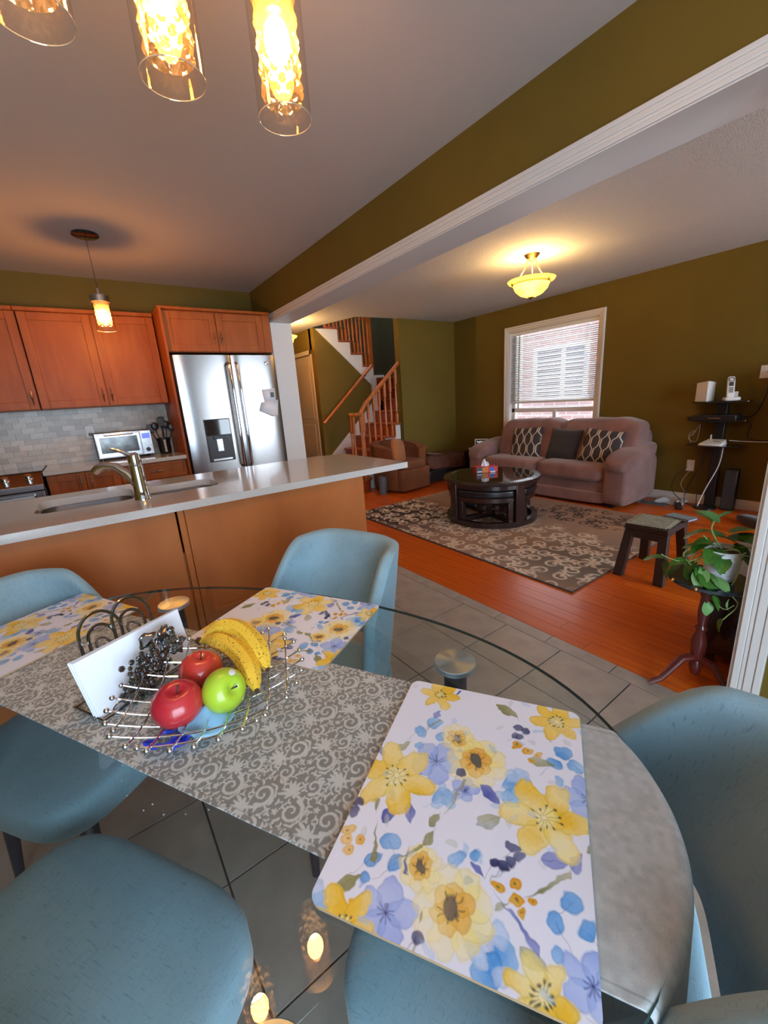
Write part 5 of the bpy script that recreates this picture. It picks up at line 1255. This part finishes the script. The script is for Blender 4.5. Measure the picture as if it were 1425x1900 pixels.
# ------------------------------------------------------------------ foot stool
fs_ = thing('foot_stool', 'dark wooden foot stool with splayed slab legs at the rug corner', 'stool', (3.08, 1.11, 0))
B('top', (-.150, -.135, .335), (.175, .135, .375), Mt['stool'], fs_, bevel=.006)
for sx_ in (-1, 1):
    for sy_ in (-1, 1):
        x_, y_ = .013+sx_*.135, sy_*.105
        pts = [(x_-.022, y_-.028, .338), (x_+.022, y_-.028, .338), (x_+.022, y_+.028, .338), (x_-.022, y_+.028, .338)]
        bx_, by_ = x_+sx_*.07, y_+sy_*.025
        lo = [(bx_-.024, by_-.03, 0), (bx_+.024, by_-.03, 0), (bx_+.024, by_+.03, 0), (bx_-.024, by_+.03, 0)]
        MB().add(pts+lo, [(0, 1, 2, 3), (7, 6, 5, 4), (0, 4, 5, 1), (1, 5, 6, 2), (2, 6, 7, 3), (3, 7, 4, 0)]).build('leg', Mt['stool'], fs_, bevel=.003)
B('apron', (-.150, -.118, .285), (-.125, .118, .336), Mt['stool'], fs_); B('apron', (.145, -.118, .285), (.17, .118, .336), Mt['stool'], fs_)
wv = thing('fringed_mat', 'pale grey-green fringed mat lying on the foot stool', 'mat', (3.075, 1.12, .3755), math.radians(4))
g = MB(); g.grid(lambda a, b: (-.125+.25*a, -.115+.23*b, .006+.0015*math.sin(40*a)*math.sin(36*b)), 30, 30); g.build('cloth', Mt['pale_spread'], wv, solid=.006)
g = MB()
for i in range(22):
    for sg in (-1, 1): g.cbox((-.122+.0116*i, sg*.121, .005), (.005, .016+.006*(i % 2), .005)); g.cbox((sg*.131, -.112+.0106*i, .005), (.016+.006*(i % 2), .005, .005))
g.build('fringe', mat('pale_fringe', (.45, .45, .34), .9), wv, smooth=False)['kind'] = 'stuff'
bo = thing('notebook', 'dark notebook with a pale page edge at the right of the foot stool', 'book', (3.235, 1.035, .3765), math.radians(-12))
B('cover', (-.03, -.09, 0), (.075, .07, .004), Mt['charcoal'], bo); B('pages', (-.028, -.088, .004), (.070, .068, .014), mat('page_lilac', (.38, .40, .62), .7), bo); B('cover', (-.03, -.09, .014), (.075, .07, .018), Mt['charcoal'], bo)

# ------------------------------------------------------------------ media stand with shelves
ms = thing('shelf_stand', 'black corner stand with three glass shelves right of the sofa', 'shelf stand', (5.10, 1.40, 0))
B('post', (5.13, 1.345, .02), (5.20, 1.425, 1.09), Mt['black'], ms, w=True, bevel=.004)
MB().lathe([(.10, 0), (.10, .015), (.001, .02)], (5.10, 1.405, 0), 30).build('base', Mt['black'], ms, w=True)
for z in (.66, .905, 1.085):
    MB().prism([(5.21, 1.16), (5.21, 1.64), (5.06, 1.63), (4.97, 1.50), (4.95, 1.40), (4.97, 1.30), (5.06, 1.17)], z-.008, z).build('shelf', Mt['blackgloss'], ms, w=True, bevel=.002)
    B('bracket', (5.06, 1.36, z-.04), (5.18, 1.41, z-.008), Mt['black'], ms, w=True)
rb = thing('wifi_hub', 'tall white slant-topped hub box on the top shelf', 'router', (5.09, 1.53, 1.086), math.radians(-20))
MB().add([(-.05, -.06, 0), (.05, -.06, 0), (.05, .06, 0), (-.05, .06, 0), (-.05, -.06, .20), (.05, -.06, .185), (.05, .06, .18), (-.05, .06, .185)], [(0, 3, 2, 1), (4, 5, 6, 7), (0, 1, 5, 4), (1, 2, 6, 5), (2, 3, 7, 6), (3, 0, 4, 7)]).build('case', Mt['white_pl'], rb, bevel=.008)
B('top_vent', (-.035, -.045, .186), (.035, .045, .190), Mt['charcoal'], rb)
ph = thing('cordless_phone', 'white cordless phone upright in its charging dock on the top shelf', 'phone', (5.07, 1.31, 1.086), math.radians(-62))
MB().superell((0, 0, .020), (.13, .11, .04), .5, .4, 28, 10).build('dock', Mt['white_pl'], ph)
MB().box((-.015, .025, .02), (.055, .045, .085)).build('dock_back', Mt['white_pl'], ph, bevel=.006)
hs = MB().superell((0, 0, 0), (.060, .026, .21), .35, .5, 24, 16, m=T(-.02, -.01, .125) @ Rx(-.25)).build('handset', Mt['white_pl'], ph, angle=80)
MM = T(-.02, -.01, .125) @ Rx(-.25)
MB().box((-.017, -.0145, .012), (.017, -.0120, .048), MM).build('screen', Mt['darkgrey'], hs)
MB().lathe([(.017, 0), (.022, 0), (.022, .003), (.017, .003)], n=20, m=MM @ T(0, -.0125, .073) @ Rx(PI/2), close=True).build('speaker_ring', Mt['black'], hs)
for i in range(4):
    for j in range(3): MB().box((-.016+.0115*j, -.0145, -.010-.013*i), (-.007+.0115*j, -.0115, -.002-.013*i), MM).build('key', Mt['black'], hs, smooth=False)
md_ = thing('modem', 'flat white modem with one stub antenna on the lowest shelf', 'modem', (5.06, 1.40, .661), math.radians(-8))
MB().add([(-.075, -.105, 0), (.085, -.085, 0), (.085, .085, 0), (-.075, .105, 0), (-.065, -.095, .018), (.08, -.075, .055), (.08, .075, .055), (-.065, .095, .018)], [(0, 3, 2, 1), (4, 5, 6, 7), (0, 1, 5, 4), (1, 2, 6, 5), (2, 3, 7, 6), (3, 0, 4, 7)]).build('case', Mt['white_pl'], md_, bevel=.008)
MB().tube([(.07, .055, .05), (.07, .055, .095)], .007, 8).build('antenna', Mt['white_pl'], md_)
B('led_strip', (.0, -.05, .0385), (.012, .0, .042), Mt['charcoal'], md_)
sb_ = thing('set_top_box', 'black set-top box on the middle shelf', 'media box', (5.07, 1.40, .906))
B('case', (-.09, -.17, .0), (.09, .17, .055), Mt['black'], sb_, bevel=.006); B('front_strip', (-.092, -.05, .02), (-.089, .05, .03), Mt['nickel'], sb_)
hd = thing('headset_bundle', 'bundle of black adapters at the left of the middle shelf', 'adapter', (5.03, 1.59, .906)); MB().superell((0, 0, .02), (.09, .08, .04), .5, .5, 18, 8).build('adapter', Mt['black'], hd)
sp_ = thing('tower_speaker', 'tall narrow black speaker tower against the wall', 'speaker', (5.15, 1.23, 0))
MB().box((-.04, -.052, .0), (.05, .052, .42)).build('case', Mt['black'], sp_, bevel=.008); B('grille', (-.043, -.045, .02), (-.039, .045, .40), Mt['charcoal'], sp_)
def cord(name, pts, r, m_, label):
    P_ = [Vector(p) for p in pts]; out = []
    for i in range(len(P_)-1):
        a, b, c, d = P_[max(i-1, 0)], P_[i], P_[i+1], P_[min(i+2, len(P_)-1)]
        for k in range(8): t = k/8; out.append(.5*((2*b)+(c-a)*t+(2*a-5*b+4*c-d)*t*t+(3*b-a-3*c+d)*t**3))
    out.append(P_[-1]); return tag(MB().tube(out, r, 6).build(name, m_), label, 'cable')
cord('power_cable', [(5.22, 1.64, .40), (5.17, 1.72, .30), (5.16, 1.74, .15), (5.14, 1.62, .03), (5.08, 1.5, .012)], .004, Mt['black'], 'black cable looping down from the wall outlet to the floor')
cord('power_cable', [(5.14, 1.47, .645), (5.15, 1.52, .4), (5.14, 1.60, .15), (5.08, 1.58, .015)], .004, Mt['black'], 'black cable hanging left of the stand post')
cord('power_cable', [(5.15, 1.45, .645), (5.14, 1.50, .35), (5.10, 1.48, .02)], .0035, Mt['black'], 'thin black cable hanging close beside the stand post')
cord('phone_cable', [(5.13, 1.33, .645), (5.13, 1.345, .45), (5.11, 1.42, .2), (5.08, 1.46, .02)], .005, Mt['paper'], 'white cable running down the front of the stand post')
cord('phone_cable', [(5.22, 1.61, .36), (5.16, 1.66, .22), (5.17, 1.60, .1), (5.12, 1.60, .015)], .003, Mt['orange_cord'], 'pale grey cable dangling under the wall outlet')
cord('wall_cable', [(5.20, 1.25, .93), (5.22, 1.16, .94), (5.23, 1.10, 1.10), (5.235, 1.09, 1.28)], .006, Mt['black'], 'black cable rising from the middle shelf to the wall plate')
cord('wall_cable', [(5.20, 1.27, .92), (5.22, 1.17, .86), (5.22, 1.18, .74), (5.225, 1.10, .70), (5.23, .95, .71)], .005, Mt['black'], 'black cable sagging right from the middle shelf')
cord('wall_cable', [(5.16, 1.30, .70), (5.20, 1.15, .69), (5.225, .95, .69)], .004, Mt['paper'], 'white cable running right from the lowest shelf')
cord('wire_tangle', [(5.10, 1.60, .67), (5.12, 1.63, .76), (5.10, 1.57, .80), (5.08, 1.62, .72), (5.12, 1.56, .69), (5.10, 1.54, .86), (5.13, 1.60, .74)], .0022, Mt['orange_cord'], 'tangle of thin grey wire left of the modem')
pb = thing('power_strip', 'black power strip on the floor at the foot of the shelf stand', 'power strip', (4.98, 1.60, 0), .4); B('case', (-.12, -.03, .0), (.12, .03, .035), Mt['black'], pb, bevel=.006); B('switch', (.08, -.012, .035), (.10, .012, .040), Mt['white_pl'], pb)
for (y_, z_, lab, nm) in ((1.62, .41, 'white wall outlet above the cables left of the shelf stand', 'wall_outlet'),):
    t = thing(nm, lab, 'outlet', (WX, y_, z_)); B('plate', (-.006, -.036, -.06), (0, .036, .06), Mt['white_pl'], t, bevel=.002)
    for dz_ in (-.025, .025): B('socket', (-.009, -.016, dz_-.014), (-.005, .016, dz_+.014), Mt['white_pl'], t, bevel=.002)
t = thing('wall_plate', 'white blank wall plate at the right edge above the phone', 'wall plate', (WX, 1.115, 1.335)); B('plate', (-.006, -.055, -.058), (0, .055, .058), Mt['white_pl'], t, bevel=.002); MB().lathe([(.005, 0), (.005, .004), (.001, .004)], (-.006, 0, 0), 10, Ry(-PI/2)).build('jack', Mt['nickel'], t)
t = thing('floor_vent', 'dark metal floor vent beside the sofa', 'vent', (4.98, 1.85, .0)); B('frame', (-.06, -.14, .0), (.06, .14, .006), Mt['charcoal'], t)
for i in range(9): B('louvre', (-.05, -.125+.028*i, .006), (.05, -.115+.028*i, .009), Mt['black'], t)
g = MB(); g.grid(lambda a, b: (5.03+.16*b, 1.58+.28*a, .008+.05*b*(.6+.4*math.sin(9*a))*(1-.2*b)+.006*math.sin(13*a+5*b)), 18, 8); tag(g.build('plastic_bag', mat('crumpled_white', (.5, .5, .5), .5), solid=.001), 'crumpled whitish plastic sheet on the floor behind the sofa corner', 'plastic sheet')
# cream mantel side at the right edge
mn = thing('mantel', 'cream panelled mantel pilaster at the far right edge of the living room', 'mantel', (5.05, .8, 0))
B('pilaster', (4.98, .60, 0), (5.25, .93, 1.30), Mt['door'], mn, w=True, bevel=.004); B('raised_panel', (4.965, .64, .30), (4.982, .89, 1.2), Mt['door'], mn, w=True, bevel=.010); B('shelf', (4.90, .35, 1.30), (5.25, .98, 1.36), Mt['door'], mn, w=True, bevel=.006)
t = thing('slipper', 'dark slipper-like cushion on the floor by the mantel', 'slipper', (4.70, .93, 0), .9); MB().superell((0, 0, .045), (.30, .13, .09), .6, .6, 24, 12, fn=lambda p: Vector((p.x, p.y*(1-.25*p.x/.15), p.z*(1-.3*p.x/.15)))).build('body', Mt['charcoal'], t, angle=80)
cb = thing('low_cabinet', 'low dark wood chest with a grey-brown top behind the plant table', 'chest', (2.44, .33, 0))
B('body', (-.26, -.25, .06), (.26, .22, .44), Mt['espresso'], cb, bevel=.006); B('top', (-.28, -.27, .44), (.28, .24, .47), mat('weathered_top', (.16, .11, .085), .5, noise=.2), cb, bevel=.004)
for sx_ in (-1, 1):
    for sy_ in (-1, 1): B('foot', (sx_*.22-.025, sy_*.20-.025-.015, 0), (sx_*.22+.025, sy_*.20+.025-.015, .06), Mt['espresso'], cb)
for k in (-1, 1): B('drawer_front', (-.268, -.235 if k < 0 else -.005, .10), (-.259, -.02 if k < 0 else .205, .40), Mt['espresso'], cb, bevel=.003)

# ------------------------------------------------------------------ pedestal table with potted pothos
pt = thing('pedestal_table', 'small cherry pedestal table with a dark green stone top', 'side table', (1.97, .49, 0))
MB().lathe([(.001, .500), (.125, .500), (.140, .503), (.146, .510), (.140, .519), (.001, .520)], n=48).build('top', Mt['marble'], pt)
MB().lathe([(.035, .47), (.05, .498), (.02, .499)], n=20).build('top_block', Mt['cherry'], pt)
MB().lathe([(.014, .055), (.020, .07), (.026, .10), (.018, .125), (.026, .15), (.030, .22), (.018, .27), (.024, .285), (.016, .30), (.022, .36), (.018, .43), (.028, .46), (.034, .475)], n=20).build('column', Mt['cherry'], pt)
for k in range(3):
    a = math.radians(141+120*k); d = Vector((math.cos(a), math.sin(a), 0)); g = MB()
    pts = [d*.015+Vector((0, 0, .14)), d*.06+Vector((0, 0, .135)), d*.10+Vector((0, 0, .085)), d*.14+Vector((0, 0, .035)), d*.19+Vector((0, 0, .014))]
    g.tube(pts, [.017, .017, .015, .013, .013], 10); g.build('leg', Mt['cherry'], pt)
pp_ = thing('potted_pothos', 'trailing green pothos in a ribbed white pot on the pedestal table', 'plant', (1.985, .462, .5205))
pr = [(.001, 0), (.046, .001), (.049, .006)]
for i in range(12): z = .012+.0095*i; r = .049+.017*(z/.125); pr += [(r, z), (r+.0022, z+.0045)]
pr += [(.068, .126), (.070, .131), (.066, .132), (.063, .115), (.001, .114)]
MB().lathe(pr, n=40).build('pot', Mt['pot'], pp_, angle=20)
MB().lathe([(.001, .118), (.062, .1145)], n=24).build('soil', Mt['soil'], pp_)
def leaf_mesh():
    g = MB()
    def f(a, b):
        y = a; wd_ = 0.40*math.sin(PI*min(1, .03+.97*a)**.75)**.8 if a < .999 else 0
        x = (2*b-1)*wd_; back = -.14*abs(2*b-1)**1.5*(1-a)**3
        return (x, y+back, .10*abs(x)*2.0-.30*a*a+.02*math.sin(9*a)*(2*b-1))
    g.grid(f, 12, 9); return g
ls = {'leaf': None, 'leafl': None}
def leaf(base, tip_dir, size, kind='leaf', rollv=0):
    if ls[kind] is None: o = leaf_mesh().build('leaf', Mt[kind], pp_, angle=80); ls[kind] = o.data
    else: o = bpy.data.objects.new('leaf', ls[kind]); COL.objects.link(o); o.parent = pp_
    y = Vector(tip_dir).normalized(); upv = Vector((0, 0, 1)); x = y.cross(upv)
    x = x.normalized() if x.length > .1 else Vector((1, 0, 0)); z = x.cross(y)
    m_ = Matrix((x, y, z)).transposed().to_4x4() @ Ry(rollv); m_ = Matrix.Translation(base) @ m_ @ Matrix.Diagonal((size, size, size, 1)); o.matrix_basis = m_
    o.matrix_parent_inverse = Matrix.Identity(4)
PO = Vector((1.985, .462, .5205))
fwd_ = Vector((-.8, -.25, 0)).normalized(); lft = Vector((-.45, .89, 0)).normalized()      # towards / left as seen from the room
def W2(l, f_, z): return lft*l + fwd_*f_ + Vector((0, 0, z))
def stemc(pts, r=.0022, m_='stem'):
    P_ = [Vector(p) for p in pts]; out = []
    for i in range(len(P_)-1):
        a, b, c, d = P_[max(i-1, 0)], P_[i], P_[i+1], P_[min(i+2, len(P_)-1)]
        for k in range(6): t = k/6; out.append(.5*((2*b)+(c-a)*t+(2*a-5*b+4*c-d)*t*t+(3*b-a-3*c+d)*t**3))
    out.append(P_[-1]); MB().tube(out, r, 6).build('stem', Mt[m_], pp_)
# (stem points, leaves: (position index or point, direction, size, kind, roll))
S = []
stemc([W2(.0, 0, .115), W2(.03, .02, .17), W2(.05, .02, .215), W2(.045, .01, .245)], .003)
leaf(W2(.045, .01, .245), W2(.6, .1, .62), .095, 'leafl', .5); leaf(W2(.043, .0, .24), W2(-.35, -.2, .5), .07, 'leafl', -.9)
stemc([W2(.02, 0, .115), W2(.05, .02, .16), W2(.075, .03, .19)], .0025); leaf(W2(.06, .02, .205), W2(.9, .2, -.10), .088, 'leaf', .2)
leaf(W2(.05, .03, .17), W2(.8, .5, -.35), .085, 'leaf', 0); leaf(W2(.02, .0, .18), W2(-.4, .1, -.05), .075, 'leaf', -.3)
leaf(W2(-.02, -.01, .17), W2(-.8, -.1, .12), .085, 'leaf', .2); leaf(W2(-.05, .0, .175), W2(-.9, .1, -.1), .085, 'leaf', -.2); leaf(W2(-.03, .02, .15), W2(-.9, .3, -.3), .065, 'leaf', .3)
leaf(W2(.03, .05, .12), W2(-.5, .6, -.55), .080, 'leaf', .2); leaf(W2(.0, .04, .13), W2(.7, .6, -.2), .06, 'leaf', 0)
stemc([W2(.02, .02, .12), W2(-.02, .05, .145), W2(-.045, .06, .14), W2(-.05, .075, .06), W2(-.035, .085, .01)], .002); leaf(W2(-.10, -.02, .13), W2(-1, .0, -.2), .06, 'leaf', .4)
stemc([W2(-.02, .0, .13), W2(-.06, .02, .15), W2(-.11, .02, .135), W2(-.115, .03, .10), W2(-.08, .04, .085), W2(-.05, .03, .13)], .0022)
# trailing left over the table edge
stemc([W2(.02, .02, .12), W2(.07, .04, .10), W2(.12, .05, .075), W2(.175, .05, .085), W2(.205, .05, .10)], .002); leaf(W2(.195, .05, .085), W2(.8, .1, .05), .075, 'leaf', .1); leaf(W2(.18, .06, .07), W2(.15, .1, -.9), .075, 'leaf', .3); leaf(W2(.14, .05, .06), W2(.6, .2, -.5), .055, 'leaf', 0)
stemc([W2(.02, .02, .12), W2(.09, .02, .13), W2(.13, .03, .10), W2(.08, .06, .05), W2(.03, .08, .03), W2(-.03, .11, -.015), W2(-.06, .12, -.045)], .0026)
stemc([W2(.02, .01, .12), W2(.08, .02, .085), W2(.12, .03, .06), W2(.10, .04, .03)], .0018, 'stem'); 
leaf(W2(.075, .06, .055), W2(-.4, .5, -.55), .075, 'leaf', 0); leaf(W2(.085, .05, .06), W2(.5, .5, -.7), .06, 'leaf', 0); leaf(W2(.06, .08, .04), W2(-.5, .5, -.35), .08, 'leaf', .4)
leaf(W2(.10, .03, .11), W2(.8, .2, -.4), .05, 'leaf', 0); leaf(W2(.02, .09, .03), W2(-.6, .5, -.25), .07, 'leafl', .1)
stemc([W2(-.06, .12, -.045), W2(-.055, .125, -.07), W2(-.035, .13, -.10), W2(-.02, .13, -.125)], .002); leaf(W2(-.02, .13, -.125), W2(.3, .1, -.9), .05, 'leaf', .2)
leaf(W2(.02, .13, -.03), W2(-.5, .2, -.6), .06, 'leaf', .1); leaf(W2(.035, .13, -.06), W2(-.2, .2, -.8), .055, 'leafl', .3); leaf(W2(-.03, .14, -.03), W2(.2, .1, -.9), .04, 'leafl', .9)
stemc([W2(.03, .125, -.035), W2(-.02, .13, -.075), W2(-.05, .125, -.055)], .0015)
for i in range(7): a = i*.9; stemc([W2(.01*math.cos(a), .01*math.sin(a), .115), W2(.06+.02*math.cos(a), .03*math.sin(a), .10+.02*math.sin(2*a)), W2(.10+.02*math.sin(a), .03+.02*math.cos(a), .06+.02*math.cos(a))], .0014)
leaf(W2(-.13, -.03, .12), W2(-.9, 0, .1), .05, 'leaf', 0)
for (l_, f_, z_, a, b, c, sz, kd) in ((.04, .03, .15, .9, .1, .1, .10, 'leaf'), (-.02, .0, .20, -.7, -.3, .35, .085, 'leaf'), (-.04, .01, .19, -.9, .4, -.05, .09, 'leaf'), (.03, .05, .13, .3, .8, -.2, .075, 'leaf'), (.09, .05, .075, .6, .4, -.8, .07, 'leaf'),
                                  (.12, .05, .08, .9, .2, -.1, .06, 'leaf'), (-.06, .03, .11, -.7, .6, -.2, .06, 'leaf'), (.0, .06, .11, .1, .8, -.5, .07, 'leaf'), (.06, .07, .05, .2, .7, -.7, .075, 'leafl'), (.02, -.03, .17, .3, -.8, .3, .07, 'leaf')):
    leaf(W2(l_, f_, z_), W2(a, b, c), sz, kd, random.uniform(-.4, .4))

# repeats share a group
for o in list(COL.objects):
    if o.parent is None and 'category' in o and 'group' not in o:
        g_ = {'apple': 'apples in the fruit basket', 'cable': 'cables around the shelf stand', 'utensil': 'cooking tools in the black crock'}.get(o['category'])
        if o.name.startswith('cushion') and 'sofa' in o['label']: g_ = 'cushions on the sofa'
        if o.name.startswith('wedge_stool'): g_ = 'wedge stools nested under the coffee table'
        if o.name.startswith('wall_cabinet'): g_ = 'wall cabinets over the back counter'
        if o.name.startswith('ceiling_lamp'): g_ = 'alabaster bowl ceiling lamps'
        if o.name.startswith('note') and o['category'] == 'paper': g_ = 'papers on the refrigerator door'
        if g_: o['group'] = g_
